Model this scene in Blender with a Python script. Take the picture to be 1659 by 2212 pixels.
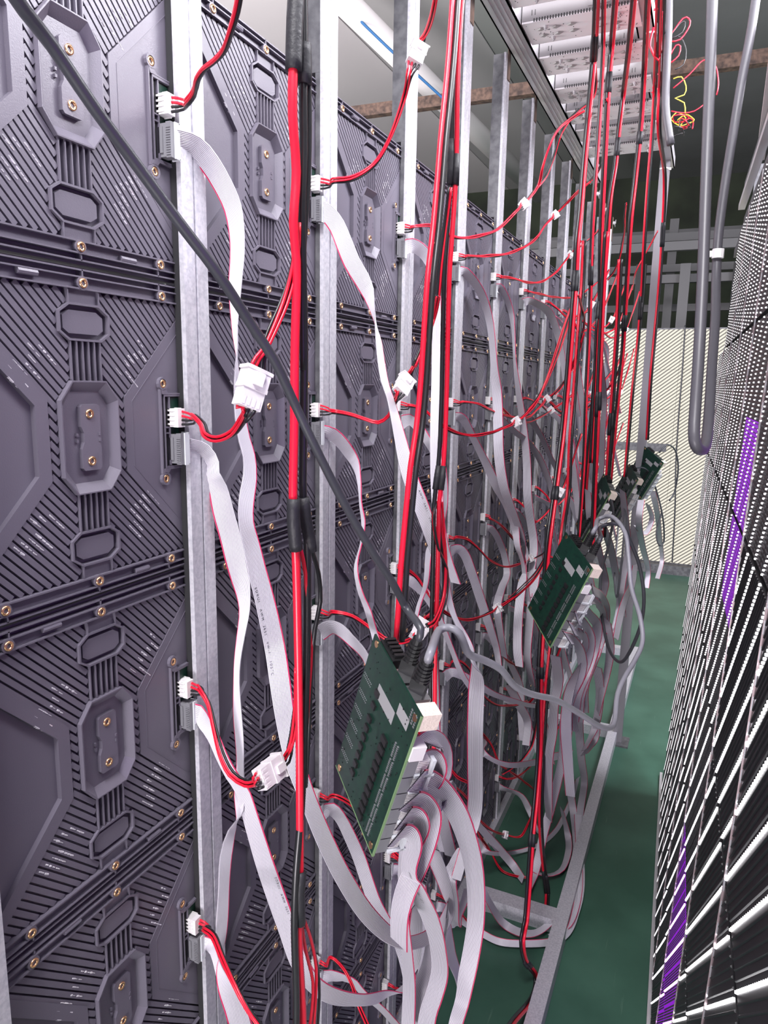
import bpy, math, random
import numpy as np

S = bpy.context.scene
for o in list(bpy.data.objects):
    bpy.data.objects.remove(o)
C = S.collection
rnd = random.Random(7)

# ---------------------------------------------------------------- camera
F_PX, YAW, PIT, ROL = 1532.8, .41755, -.18036, .018136
CAMH = 1.21
_cy, _sy = math.cos(YAW), math.sin(YAW)
FW = np.array([-_sy*math.cos(PIT), _cy*math.cos(PIT), math.sin(PIT)])
_r0 = np.array([_cy, _sy, 0.0]); _u0 = np.cross(_r0, FW)
RT = math.cos(ROL)*_r0 + math.sin(ROL)*_u0
UP = -math.sin(ROL)*_r0 + math.cos(ROL)*_u0
CAM = np.array([0, 0, CAMH])
cd = bpy.data.cameras.new('camera'); cam = bpy.data.objects.new('camera', cd); C.objects.link(cam)
from mathutils import Matrix
cam.matrix_world = Matrix(((RT[0], UP[0], -FW[0], 0), (RT[1], UP[1], -FW[1], 0), (RT[2], UP[2], -FW[2], CAMH), (0, 0, 0, 1)))
cd.sensor_fit = 'HORIZONTAL'; cd.sensor_width = 36.0; cd.lens = 36.0*F_PX/1659.0
cd.clip_start = .01; cd.clip_end = 60
S.camera = cam

# ---------------------------------------------------------------- world, lamps, exposure
w = bpy.data.worlds.new('world'); S.world = w; w.use_nodes = True
bg = w.node_tree.nodes['Background']
bg.inputs['Color'].default_value = (.86, .82, 1.0, 1); bg.inputs['Strength'].default_value = .34
S.view_settings.view_transform = 'Standard'; S.view_settings.look = 'None'
S.view_settings.gamma = 1; S.view_settings.use_curve_mapping = False
S.view_settings.exposure = 0.55

def area(name, loc, target, size, size_y, power, col=(1, 1, 1)):
    l = bpy.data.lights.new(name, 'AREA'); l.shape = 'RECTANGLE'; l.size = size; l.size_y = size_y
    l.energy = power; l.color = col
    o = bpy.data.objects.new(name, l); C.objects.link(o); o.location = loc
    from mathutils import Vector
    o.rotation_euler = (Vector(target)-Vector(loc)).to_track_quat('-Z', 'Y').to_euler()
    return o
area('added_overhead_light', (1.7, -1.0, 2.6), (-.45, 1.0, .9), 1.0, 1.0, 86, (.93, .91, 1))  # key light added from the front right, no such lamp is seen
area('added_overhead_light', (1.3, 2.2, 3.0), (-.4, 1.7, .8), 1.0, .8, 40, (.95, .93, 1))  # added overhead to brighten the deeper part of the aisle
area('added_wall_top_fill', (.55, 1.35, 2.25), (-.38, 1.55, .35), 2.0, .25, 36, (.96, .95, 1))  # added out of view above the lit wall to brighten dim lower cables
area('added_aisle_fill', (-.08, -.5, 2.7), (-.10, 1.6, 0), .5, .5, 42, (1, .98, 1))  # unseen source added to lift the dark strip of floor
area('added_low_fill', (-.15, -1.1, .35), (-.28, 1.7, 2.0), .5, .4, 20, (1, .93, .98))  # unseen, added to light undersides from below in place of the lit wall
area('added_left_ceiling_fill', (-3.4, .8, 1.6), (-1.6, 4.0, 3.6), 1.8, 1.8, 170, (1, .94, .96))  # no window here: area light added to brighten the left ceiling
area('added_rear_ceiling_fill', (1.9, 5.2, 1.2), (.4, 4.6, 3.5), 1.0, .6, 16, (.95, 1, .95))  # added out of view to lift the dark right-hand ceiling

# ---------------------------------------------------------------- helpers
def ray(px, py): return FW + (px-829.5)/F_PX*RT - (py-1106)/F_PX*UP
def atx(px, py, x):                      # point of the place seen at px,py on the vertical plane x
    d = ray(px, py); return CAM + d*(x/d[0])
def aty(px, py, y):
    d = ray(px, py); return CAM + d*(y/d[1])
def atz(px, py, dist):                   # point at a distance measured along the view axis
    return CAM + ray(px, py)*dist
def rel(h): return CAMH + h

def mat(name, col, rough=.5, metal=0, emit=None, es=1, bump=None, bscale=200, noise=None, coat=0, spec=None):
    m = bpy.data.materials.new(name); m.use_nodes = True
    nt = m.node_tree; b = nt.nodes['Principled BSDF']
    b.inputs['Base Color'].default_value = (*col, 1); b.inputs['Roughness'].default_value = rough
    b.inputs['Metallic'].default_value = metal
    if coat: b.inputs['Coat Weight'].default_value = coat
    if spec is not None: b.inputs['Specular IOR Level'].default_value = spec
    if emit is not None:
        b.inputs['Emission Color'].default_value = (*emit, 1); b.inputs['Emission Strength'].default_value = es
    if bump or noise:
        tc = nt.nodes.new('ShaderNodeTexCoord'); n = nt.nodes.new('ShaderNodeTexNoise')
        n.inputs['Scale'].default_value = bscale; n.inputs['Detail'].default_value = 5
        nt.links.new(tc.outputs['Object'], n.inputs['Vector'])
        if bump:
            bp = nt.nodes.new('ShaderNodeBump'); bp.inputs['Strength'].default_value = bump
            bp.inputs['Distance'].default_value = .001
            nt.links.new(n.outputs['Fac'], bp.inputs['Height']); nt.links.new(bp.outputs['Normal'], b.inputs['Normal'])
        if noise:
            mx = nt.nodes.new('ShaderNodeMix'); mx.data_type = 'RGBA'
            mx.inputs['A'].default_value = (*col, 1); mx.inputs['B'].default_value = (*noise, 1)
            cr = nt.nodes.new('ShaderNodeValToRGB'); cr.color_ramp.elements[0].position = .38; cr.color_ramp.elements[1].position = .66
            nt.links.new(n.outputs['Fac'], cr.inputs['Fac']); nt.links.new(cr.outputs['Color'], mx.inputs['Factor'])
            nt.links.new(mx.outputs['Result'], b.inputs['Base Color'])
    return m

M = {}
M['plastic'] = mat('black_moulded_plastic', (.118, .107, .138), .38, bump=.12, bscale=900)
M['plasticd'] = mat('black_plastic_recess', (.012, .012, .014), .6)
M['brass'] = mat('brass', (.85, .52, .27), .28, 1)
M['hole'] = mat('screw_hole', (.02, .012, .008), .6)
M['zinc'] = mat('galvanised_steel', (.60, .59, .635), .42, .35, bump=.35, bscale=260, noise=(.46, .46, .51))
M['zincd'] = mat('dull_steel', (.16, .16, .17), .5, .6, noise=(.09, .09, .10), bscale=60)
M['rack'] = mat('dark_painted_steel', (.10, .10, .105), .5, .1)
M['rust'] = mat('rusty_steel', (.20, .13, .10), .8, .2, noise=(.07, .05, .045), bscale=30)
M['alu'] = mat('aluminium', (.60, .585, .61), .36, .45, bump=.1, bscale=120)
M['psu'] = mat('perforated_white_metal', (.92, .88, .90), .55, 0)
M['psuside'] = mat('side_shade_metal', (.24, .225, .235), .5, .1)  # shade put into the colour of box sides, undersides stay bright
M['red'] = mat('red_insulation', (.70, .010, .035), .32)
M['black'] = mat('black_insulation', (.013, .013, .015), .34)
M['shrink'] = mat('black_heat_shrink', (.016, .016, .020), .55, bump=.5, bscale=300)
M['white'] = mat('white_nylon', (.70, .67, .69), .4)
M['header'] = mat('cream_nylon', (.62, .60, .60), .45)
M['grey'] = mat('grey_nylon', (.16, .16, .175), .45)
M['clear'] = mat('pale_latch_plastic', (.55, .57, .60), .25)
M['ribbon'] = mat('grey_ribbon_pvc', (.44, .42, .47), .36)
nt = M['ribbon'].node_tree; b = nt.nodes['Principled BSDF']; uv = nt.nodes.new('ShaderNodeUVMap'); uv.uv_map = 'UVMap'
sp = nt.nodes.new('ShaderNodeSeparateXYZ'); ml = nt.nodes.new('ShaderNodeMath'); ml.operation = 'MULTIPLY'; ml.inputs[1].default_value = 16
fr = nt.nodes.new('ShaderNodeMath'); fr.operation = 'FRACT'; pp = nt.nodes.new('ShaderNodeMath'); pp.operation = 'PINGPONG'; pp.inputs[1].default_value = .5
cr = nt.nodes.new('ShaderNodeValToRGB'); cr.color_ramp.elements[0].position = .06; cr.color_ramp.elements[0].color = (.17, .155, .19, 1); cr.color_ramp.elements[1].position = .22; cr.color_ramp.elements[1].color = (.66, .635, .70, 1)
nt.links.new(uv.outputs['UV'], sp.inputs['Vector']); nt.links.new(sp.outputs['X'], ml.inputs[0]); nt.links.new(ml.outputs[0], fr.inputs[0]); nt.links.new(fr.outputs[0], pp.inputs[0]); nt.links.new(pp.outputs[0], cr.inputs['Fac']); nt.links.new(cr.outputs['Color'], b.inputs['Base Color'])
M['redrib'] = mat('red_ribbon_conductor', (.62, .03, .12), .36)
M['pin'] = mat('tin_pins', (.55, .55, .58), .3, .8)
M['ink'] = mat('black_print', (.03, .03, .04), .6)
M['pcb'] = mat('green_circuit_board', (.006, .034, .021), .35, noise=(.004, .021, .015), bscale=160)
M['pcbedge'] = mat('board_edge', (.16, .26, .12), .5)
M['chip'] = mat('black_chip', (.012, .012, .013), .35)
M['silk'] = mat('grey_screen_print', (.28, .28, .29), .6)
M['kraft'] = mat('cream_relay_block', (.72, .62, .54), .7, bump=.8, bscale=400)
M['shiny'] = mat('shiny_shield', (.8, .8, .82), .15, 1)
M['cat'] = mat('grey_network_sheath', (.21, .21, .235), .4)
M['catd'] = mat('dark_network_sheath', (.045, .047, .055), .38)
M['power'] = mat('dark_grey_rubber_sheath', (.075, .072, .085), .42)
M['tie'] = mat('white_cable_tie', (.8, .78, .78), .4)
M['yellow'] = mat('yellow_insulation', (.62, .50, .05), .4)
M['blue'] = mat('blue_insulation', (.04, .16, .38), .4)
M['foil'] = mat('crinkled_tape', (.5, .5, .52), .25, .6, bump=1, bscale=500)

class MB:
    def __init__(s): s.v = []; s.f = []; s.n = 0
    def add(s, v, f):
        k = s.n
        s.v.append(np.asarray(v, float).reshape(-1, 3)); s.n += len(s.v[-1])
        for q in f: s.f.append(tuple(int(i)+k for i in q))
    def box(s, a, b, R=None, t=None):
        a = np.minimum(a, b), np.maximum(a, b); lo, hi = a
        v = np.array([[x, y, z] for x in (lo[0], hi[0]) for y in (lo[1], hi[1]) for z in (lo[2], hi[2])])
        if R is not None: v = v@R.T
        if t is not None: v = v+t
        s.add(v, [(0, 1, 3, 2), (4, 6, 7, 5), (0, 4, 5, 1), (2, 3, 7, 6), (0, 2, 6, 4), (1, 5, 7, 3)])
    def obox(s, c, ex, ey, ez):          # box from a centre and three half-axis vectors
        c, ex, ey, ez = map(np.asarray, (c, ex, ey, ez))
        v = [c+i*ex+j*ey+k*ez for i in (-1, 1) for j in (-1, 1) for k in (-1, 1)]
        s.add(v, [(0, 1, 3, 2), (4, 6, 7, 5), (0, 4, 5, 1), (2, 3, 7, 6), (0, 2, 6, 4), (1, 5, 7, 3)])
    def prism(s, poly, h0, h1, top=None):  # poly in (u,v); extruded along x
        n = len(poly); top = top or poly
        v = [(h0, a, b) for a, b in poly]+[(h1, a, b) for a, b in top]
        f = [tuple(range(n, 2*n))]+[(i, (i+1) % n, n+(i+1) % n, n+i) for i in range(n)]
        s.add(v, f)
    def ring(s, po, pi, h0, h1, hi=None, base=None):   # raised rim, inner wall falling to base
        n = len(po); hi = h1 if hi is None else hi; base = h0 if base is None else base
        v = [(h0, a, b) for a, b in po]+[(h1, a, b) for a, b in po]+[(hi, a, b) for a, b in pi]+[(base, a, b) for a, b in pi]
        f = []
        for i in range(n):
            j = (i+1) % n
            f += [(i, j, n+j, n+i), (n+i, n+j, 2*n+j, 2*n+i), (2*n+i, 2*n+j, 3*n+j, 3*n+i)]
        s.add(v, f)
    def cyl(s, a, b, r, n=10, r2=None, caps=True):
        a, b = np.asarray(a, float), np.asarray(b, float); r2 = r if r2 is None else r2
        d = b-a; d = d/np.linalg.norm(d)
        q = np.cross(d, [0, 0, 1.]);
        if np.linalg.norm(q) < 1e-3: q = np.cross(d, [0, 1., 0])
        q /= np.linalg.norm(q); p = np.cross(d, q)
        an = np.arange(n)*2*math.pi/n
        ca = np.outer(np.cos(an), q)+np.outer(np.sin(an), p)
        v = np.vstack([a+r*ca, b+r2*ca])
        f = [(i, (i+1) % n, n+(i+1) % n, n+i) for i in range(n)]
        if caps: f += [tuple(range(n))[::-1], tuple(range(n, 2*n))]
        s.add(v, f)
    def tube(s, P, r, n=8):
        P = np.asarray(P, float); m = len(P)
        rr = np.full(m, r) if np.isscalar(r) else np.asarray(r)
        T = np.gradient(P, axis=0); T /= np.linalg.norm(T, axis=1)[:, None]+1e-12
        q = np.cross(T[0], [.3, .2, 1.]); q /= np.linalg.norm(q)
        an = np.arange(n)*2*math.pi/n; vs = []
        for i in range(m):
            q = q-T[i]*(q@T[i]); q /= np.linalg.norm(q); p = np.cross(T[i], q)
            vs.append(P[i]+rr[i]*(np.outer(np.cos(an), q)+np.outer(np.sin(an), p)))
        f = [(i*n+j, i*n+(j+1) % n, (i+1)*n+(j+1) % n, (i+1)*n+j) for i in range(m-1) for j in range(n)]
        f += [tuple(range(n))[::-1], tuple(range((m-1)*n, m*n))]
        s.add(np.vstack(vs), f)
    def mesh(s, name, m, smooth=False, off=None):
        me = bpy.data.meshes.new(name)
        v = np.vstack(s.v)
        if off is not None: v = v-np.asarray(off)
        me.from_pydata(v.tolist(), [], s.f); me.materials.append(m)
        if smooth: me.shade_smooth()
        return me

def tag(o, label=None, cat=None, group=None, kind=None):
    if label: o['label'] = label
    if cat: o['category'] = cat
    if group: o['group'] = group
    if kind: o['kind'] = kind
    return o
def thing(name, loc, label, cat, group=None):
    o = bpy.data.objects.new(name, None); C.objects.link(o); o.location = tuple(loc); o.empty_display_size = .05
    return tag(o, label, cat, group)
def wloc(o):
    l = np.array(o.location)
    while o.parent: o = o.parent; l = l+np.array(o.location)
    return l
def part(name, mb, m, parent=None, smooth=False, kind=None, label=None):
    """mb in world coordinates; parents are never rotated"""
    off = wloc(parent) if parent is not None else None
    o = bpy.data.objects.new(name, mb.mesh(name, m, smooth, off)); C.objects.link(o)
    o.parent = parent
    return tag(o, label=label, kind=kind)
def inst(name, me, parent=None, loc=(0, 0, 0), kind=None, label=None):
    o = bpy.data.objects.new(name, me); C.objects.link(o); o.parent = parent; o.location = tuple(loc)
    return tag(o, label=label, kind=kind)
def offp(poly, d):                        # inward offset of a convex polygon given counter-clockwise
    n = len(poly); L = []
    for i in range(n):
        a, b = np.array(poly[i]), np.array(poly[(i+1) % n]); t = (b-a)/np.linalg.norm(b-a)
        L.append((a+d*np.array([-t[1], t[0]]), t))
    out = []
    for i in range(n):
        (p, t), (q, u) = L[i-1], L[i]
        k = np.cross(q-p, u)/np.cross(t, u); out.append(tuple(p+k*t))
    return out
def inside(p, poly):
    x, y = p; c = False; n = len(poly)
    for i in range(n):
        (x1, y1), (x2, y2) = poly[i], poly[(i+1) % n]
        if (y1 > y) != (y2 > y) and x < (x2-x1)*(y-y1)/(y2-y1)+x1: c = not c
    return c
def smooth(P, step=.006, extra=None):
    """Catmull-Rom through P (n,k); resampled"""
    P = np.asarray(P, float)
    if len(P) == 2: P = np.array([P[0], (P[0]+P[1])/2, P[1]])
    Q = np.vstack([2*P[0]-P[1], P, 2*P[-1]-P[-2]]); out = []
    for i in range(1, len(Q)-2):
        a, b, c, d = Q[i-1:i+3]
        n = max(2, int(np.linalg.norm((c-b)[:3])/step))
        for t in np.arange(n)/n:
            out.append(.5*((2*b)+(c-a)*t+(2*a-5*b+4*c-d)*t*t+(3*b-a-3*c+d)*t**3))
    out.append(P[-1]); return np.array(out)
def fill(vals):
    idx = [i for i, v in enumerate(vals) if v is not None]
    return np.interp(range(len(vals)), idx, [vals[i] for i in idx])
ORD = ['zeroth', 'first', 'second', 'third', 'fourth', 'fifth', 'sixth', 'seventh', 'eighth', 'ninth', 'tenth', 'eleventh', 'twelfth', 'thirteenth']

# ---------------------------------------------------------------- setting
D = .4344; XB = -.4375                    # back of the display modules
Y0, MW, MH, ZT = .405, .25, .2552, rel(.3369)
NC, NR = 12, 6
def struct(name, mb, m): 
    o = part(name, mb, m); o['kind'] = 'structure'; return o

fm = mat('green_painted_floor', (.030, .085, .055), .42, spec=.3)
nt = fm.node_tree; b = nt.nodes['Principled BSDF']
tc = nt.nodes.new('ShaderNodeTexCoord')
n1 = nt.nodes.new('ShaderNodeTexNoise'); n1.inputs['Scale'].default_value = 5; n1.inputs['Detail'].default_value = 8
mp = nt.nodes.new('ShaderNodeMapping'); mp.inputs['Rotation'].default_value = (0, 0, .5); mp.inputs['Scale'].default_value = (60, 3, 1)
n2 = nt.nodes.new('ShaderNodeTexNoise'); n2.inputs['Scale'].default_value = 2; n2.inputs['Detail'].default_value = 3
nt.links.new(tc.outputs['Object'], n1.inputs['Vector']); nt.links.new(tc.outputs['Object'], mp.inputs['Vector']); nt.links.new(mp.outputs['Vector'], n2.inputs['Vector'])
c1 = nt.nodes.new('ShaderNodeValToRGB'); c1.color_ramp.elements[0].color = (.030, .085, .058, 1); c1.color_ramp.elements[1].color = (.055, .135, .095, 1)
c1.color_ramp.elements[0].position = .35; c1.color_ramp.elements[1].position = .7
c2 = nt.nodes.new('ShaderNodeValToRGB'); c2.color_ramp.elements[0].position = .70; c2.color_ramp.elements[1].position = .78
c2.color_ramp.elements[1].color = (.35, .35, .35, 1)
mx = nt.nodes.new('ShaderNodeMix'); mx.data_type = 'RGBA'; mx.inputs['B'].default_value = (.16, .25, .20, 1)
nt.links.new(n1.outputs['Fac'], c1.inputs['Fac']); nt.links.new(n2.outputs['Fac'], c2.inputs['Fac'])
nt.links.new(c1.outputs['Color'], mx.inputs['A']); nt.links.new(c2.outputs['Color'], mx.inputs['Factor']); nt.links.new(mx.outputs['Result'], b.inputs['Base Color'])
mb = MB(); mb.box((-4, -2, -.1), (3, 9, 0)); struct('floor', mb, fm)

cw = mat('pale_painted_wall', (.74, .70, .71), .8, noise=(.62, .60, .60), bscale=2)
dk = mat('dark_grey_wall', (.20, .205, .21), .85, noise=(.17, .175, .175), bscale=1.5)
gw = mat('dim_green_wall', (.05, .065, .04), .85, noise=(.025, .03, .022), bscale=2)
mb = MB(); mb.box((-4.1, -2, 0), (-4, 9, 4.6)); struct('wall_left', mb, cw)
mb = MB(); mb.box((-4, 9, 0), (3, 9.1, 4.6)); struct('wall_back', mb, gw)
mb = MB(); mb.box((3, 3.2, 0), (3.1, 9, 4.6)); struct('wall_right', mb, dk)
# ceiling: left boards carry the falloff of light in their tones; dark boarding right
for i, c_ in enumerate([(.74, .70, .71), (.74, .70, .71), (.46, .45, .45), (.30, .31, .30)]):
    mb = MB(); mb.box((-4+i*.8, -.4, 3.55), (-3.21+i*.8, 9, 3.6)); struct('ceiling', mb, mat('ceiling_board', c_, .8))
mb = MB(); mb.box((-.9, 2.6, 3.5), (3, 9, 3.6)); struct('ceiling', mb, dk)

# ---------------------------------------------------------------- display modules (seen from behind)
U0 = .006
def octo(hw, hv, cu, cv, cx=U0, cz=0):     # counter-clockwise octagon
    return [(cx+a, cz+b) for a, b in ((cu, -hv), (hw, -cv), (hw, cv), (cu, hv), (-cu, hv), (-hw, cv), (-hw, -cv), (-cu, -hv))]
big_o = octo(.0288, .0435, .0168, .0288); big_i = octo(.0215, .0350, .0137, .0245)
def small(sgn, d=0):
    p = [(.0155, .0725), (.0245, .0785), (.0245, .0935), (.0145, .1), (-.0145, .1), (-.0245, .0935), (-.0245, .0785), (-.0155, .0725)]
    p = [(U0+a, b) for a, b in p]
    if d: p = offp(p, d)
    return p if sgn > 0 else [(a, -b) for a, b in p][::-1]
rhex = [(.0435, -.0305), (.1150, -.1020), (.1150, .1020), (.0435, .0305)]
lhex = [(-.0315, -.0305), (-.0315, .0305), (-.111, .110), (-.1225, .110), (-.1225, -.110), (-.111, -.110)]
lhex_i = [(-.0425, -.0255), (-.0425, .0255), (-.1225, .1055), (-.1225, -.1055)]
def rect(a, b, c, d): return [(a, c), (b, c), (b, d), (a, d)]

housing = MB()
housing.box((-.020, -.1225, -.1265), (0, .1150, .1265))
lines = [big_o, small(1), small(-1), rhex, lhex] + [rect(U0-.0155, U0+.0155, s*.043, s*.112)[::s] for s in (1, -1)]
for i in range(-36, 37):                   # diagonal cooling ribs
    off = i*.0058
    P0 = np.array([off*.7071, off*.7071]); d = np.array([.7071, -.7071])
    run = None; ts = np.arange(-.19, .19, .0005)
    for t in ts:
        p = P0+t*d
        ok = -.1225 < p[0] < .1150 and abs(p[1]) < .1095 and not any(inside(p, q) for q in lines)
        if ok and run is None: run = t
        if (not ok or t == ts[-1]) and run is not None:
            if t-run > .0025:
                a, bb = P0+run*d, P0+(t-.0008)*d; nrm = np.array([.7071, .7071])
                wb, wt = .00252, .00208
                pol = [tuple(a-nrm*wb), tuple(bb-nrm*wb), tuple(bb+nrm*wb), tuple(a+nrm*wb)]
                top = [tuple(a-nrm*wt), tuple(bb-nrm*wt), tuple(bb+nrm*wt), tuple(a+nrm*wt)]
                housing.prism(pol, 0, .0040, top)
            run = None
# plates either side
housing.prism(rhex, 0, .0044, [(.0440, -.0303), (.1150, -.1013), (.1150, .1013), (.0440, .0303)])
housing.prism([(-.0315, .0305), (-.111, .110), (-.1225, .110), (-.1225, .1055), (-.0425, .0255), (-.0425, -.0255), (-.1225, -.1055), (-.1225, -.110), (-.111, -.110), (-.0315, -.0305)][::-1], 0, .0046)
hw_ = MB()
inn = [(.0520, -.0270), (.1150, -.0900), (.1150, .0900), (.0520, .0270)]
housing.ring(inn, offp(inn, .0006), .0044, .0047, .0047, .0044)
# centre: slats, small octagons, neck
for s in (1, -1):
    o = small(s); housing.ring(o, offp(o, .0016), 0, .0062, .0062, 0)
    housing.prism(offp(o, .0048), 0, .0040, offp(o, .0053))
    for u in (-.0150, .0142): housing.box((0, U0+u, s*.099), (.0060, U0+u+.001, s*.1115))
    housing.box((0, U0-.014, s*.1), (.0036, U0+.0142, s*.1115))
    for k in range(6):
        u = -.0148+k*.0057; housing.box((0, U0+u, s*.0425), (.0056, U0+u+(.0011), s*.0725))
# seam rails
for s in (1, -1):
    housing.box((0, -.1225, s*.1100), (.0070, .1150, s*.1112))
    housing.box((0, -.1225, s*.1112), (.0030, .1150, s*.1185))
    housing.box((0, -.1225, s*.1185), (.0070, .1150, s*.1196))
    housing.box((0, -.1225, s*.1236), (.0062, .1150, s*.1248))
    for u in (-.078, .006, .088): housing.box((0, u-.0006, s*.1190), (.0062, u+.0006, s*.1245))
    for u in (-.080, .005, .090): housing.cyl((0, u, s*.1147), (.0072, u, s*.1147), .0052, 14)
housing.cyl((.0052, .046, -.1165), (.0052, .062, -.1165), .0024, 8)
housing.cyl((.0052, -.050, .1165), (.0052, -.034, .1165), .0024, 8)
ME_H = housing.mesh('housing', M['plastic'])
# parts with a look of their own
pan = MB(); pan.ring(big_o, big_i, 0, .0078, .0078, .0016)
v0 = offp(big_o, .0014)
pan = MB(); n = 8
vv = [(0, a, b) for a, b in big_o]+[(.0078, a, b) for a, b in offp(big_o, .0004)]+[(.0078, a, b) for a, b in v0]+[(.0014, a, b) for a, b in big_i]
ff = []
for i in range(n):
    j = (i+1) % n
    ff += [(k*n+i, k*n+j, (k+1)*n+j, (k+1)*n+i) for k in range(3)]
ff.append(tuple(range(3*n, 4*n))); pan.add(vv, ff)
ME_PAN = pan.mesh('recessed_tray', M['plastic'])
cap = MB()
cp = [(-.0085, -.0235), (-.0065, -.0255), (.0085, -.0255), (.0105, -.0235), (.0105, .0235), (.0085, .0255), (-.0065, .0255), (-.0085, .0235), (-.0085, .0085), (-.0060, .0035), (-.0060, -.0035), (-.0085, -.0085)]
cp = [(a+U0, b) for a, b in cp]; cap.prism(cp, .0010, .0052)
for u in (-.0118, .0082):
    cap.box((.001, U0+u, -.0035), (.0058 if u > 0 else .0034, U0+u+.0018, -.0012)); cap.box((.001, U0+u, .0012), (.0058 if u > 0 else .0034, U0+u+.0018, .0035))
ME_CAP = cap.mesh('cover_plate', M['plastic'])
ins = MB()
c12 = [(.0036*math.cos(a), .0036*math.sin(a)) for a in np.arange(12)*math.pi/6]
c12i = [(.0020*math.cos(a), .0020*math.sin(a)) for a in np.arange(12)*math.pi/6]
ins.ring(c12, c12i, 0, .0010, .0010, -.0004); ME_INS = ins.mesh('brass_insert', M['brass'], True)
hl = MB(); hl.prism(c12i, -.0006, -.0002); ME_HOLE = hl.mesh('bore', M['hole'])
INS = [(U0, .0182, .0052), (U0, -.0182, .0052), (.0877, .0415, .0062), (.0877, -.0415, .0062)]
for u in (-.080, .005, .090):
    for s in (1, -1): INS.append((u, s*.1147, .0072))
br = MB()                                  # connector bracket
for s in (1, -1):
    q = [(.0877+.0058*math.cos(a), s*.0415+.0058*math.sin(a)) for a in np.arange(12)*math.pi/6]
    q2 = [(.0877+.0040*math.cos(a), s*.0415+.0040*math.sin(a)) for a in np.arange(12)*math.pi/6]
    br.ring(q, q2, .0044, .0075, .0075, .0060); br.prism(q2, .0044, .0060)
    br.prism([(.0905, s*.0370), (.0935, s*.0335), (.1150, s*.0335), (.1150, s*.0325), (.0860, s*.0325), (.0845, s*.0360)][::s], .0044, .0075)
br.box((.0044, .0838, -.037), (.0072, .0852, .037)); br.box((.0044, .0882, -.0325), (.0072, .0892, .0325))
br.box((.0044, .0892, .0305), (.0072, .1150, .0325)); br.box((.0044, .0892, -.0325), (.0072, .1150, -.0305))
br.box((.0044, .0945, -.030), (.0070, .0957, .030)); br.box((.0044, .0892, -.0020), (.0068, .0950, -.0008)); br.box((.0044, .0892, .0030), (.0068, .0950, .0042))
ME_BR = br.mesh('connector_bracket', M['plastic'])
rec = MB(); rec.box((.0040, .0892, -.0305), (.00465, .0945, .0305)); rec.box((.0040, .0852, -.0350), (.00465, .0882, .0350)); rec.box((.0040, .0957, -.0305), (.00465, .1150, .0305))
ME_REC = rec.mesh('slot', M['plasticd'])
pb = MB(); pb.box((.0046, .0962, -.0290), (.0050, .1150, .0290)); ME_PB = pb.mesh('circuit_board', M['pcb'])
PW = (.0945, .1045, .0040, .0200); DT = (.0955, .1050, -.0285, -.0025)
ps = MB(); ps.box((.0050, PW[0], PW[2]), (.0150, PW[1]-.0012, PW[3]))
for k in range(4): ps.box((.0050, PW[0]-.0006, PW[2]+.0016+k*.0040), (.0135, PW[0]+.0002, PW[2]+.0032+k*.0040))
ps.box((.0050, PW[1]-.0012, PW[2]-.0006), (.0120, PW[1], PW[3]+.0006)); ME_PS = ps.mesh('power_socket', M['header'])
ds = MB(); ds.box((.0050, DT[0], DT[2]), (.0130, DT[1], DT[3]))
ds.box((.0050, DT[0]-.0010, DT[2]+.003), (.0100, DT[0], DT[3]-.003)); ME_DS = ds.mesh('data_socket', M['grey'])

gl = MB(); r9 = random.Random(5)
for (cu, cv) in ((-.050, .060), (-.052, -.062), (.052, .062), (.055, -.060)):
    for k in range(-3, 4):
        i_ = round((cu+cv)*.7071/.0058)+k; o_ = i_*.0058
        c0 = np.array([o_*.7071, o_*.7071]); t0 = (np.array([cu, cv])-c0)@np.array([.7071, -.7071])+r9.uniform(-.006, .006); d = np.array([.7071, -.7071]); nn = np.array([.7071, .7071])
        for q in range(r9.randint(2, 5)):
            a = c0+d*(t0+q*.004+r9.uniform(-.001, .001)); b_ = a+d*r9.uniform(.002, .004)
            if abs(b_[1]) > .105 or b_[0] > .112: continue
            w_ = r9.uniform(.0004, .0012); hh = r9.uniform(.0004, .0008)
            gl.prism([tuple(a-nn*w_), tuple(b_-nn*w_*.6), tuple(b_+nn*w_), tuple(a+nn*w_*.7)], .0038, .0040+hh, [tuple(a), tuple(b_-nn*w_*.3), tuple(b_+nn*w_*.3), tuple(a+nn*w_*.2)])
ME_GL = gl.mesh('residue_highlight', mat('painted_highlight_adhesive', (.6, .58, .62), .06, coat=1))  # pale colour paints the white highlights of glossy smears on the ribs

def module(c, r):
    loc = (XB, Y0+c*MW, ZT-(r+.5)*MH)
    t = thing('display_module', loc, 'black ribbed display module back, %s row from the top, %s column from the left' % (ORD[r+1], ORD[c+2]), 'display module', 'display modules of the black wall')
    inst('housing', ME_H, t)
    if c < 4: inst('residue_highlight', ME_GL, t, kind='stuff')
    p = inst('recessed_tray', ME_PAN, t); inst('cover_plate', ME_CAP, p)
    b_ = inst('connector_bracket', ME_BR, t); inst('slot', ME_REC, b_)
    k = inst('circuit_board', ME_PB, t)
    if c < 11:
        inst('power_socket', ME_PS, k); inst('data_socket', ME_DS, k)
    if c < 7:
        for (u, v, h) in INS:
            i_ = inst('brass_insert', ME_INS, t, (h, u, v), label='brass screw insert'); inst('bore', ME_HOLE, i_)
    elif c < 12:
        for (u, v, h) in INS[4:]: inst('brass_insert', ME_INS, t, (h, u, v), label='brass screw insert')
for c in range(-1, NC):
    for r in range(NR):
        if c < 0 and r not in (0, 1, 2, 3, 4): continue
        module(c, r)

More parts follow.
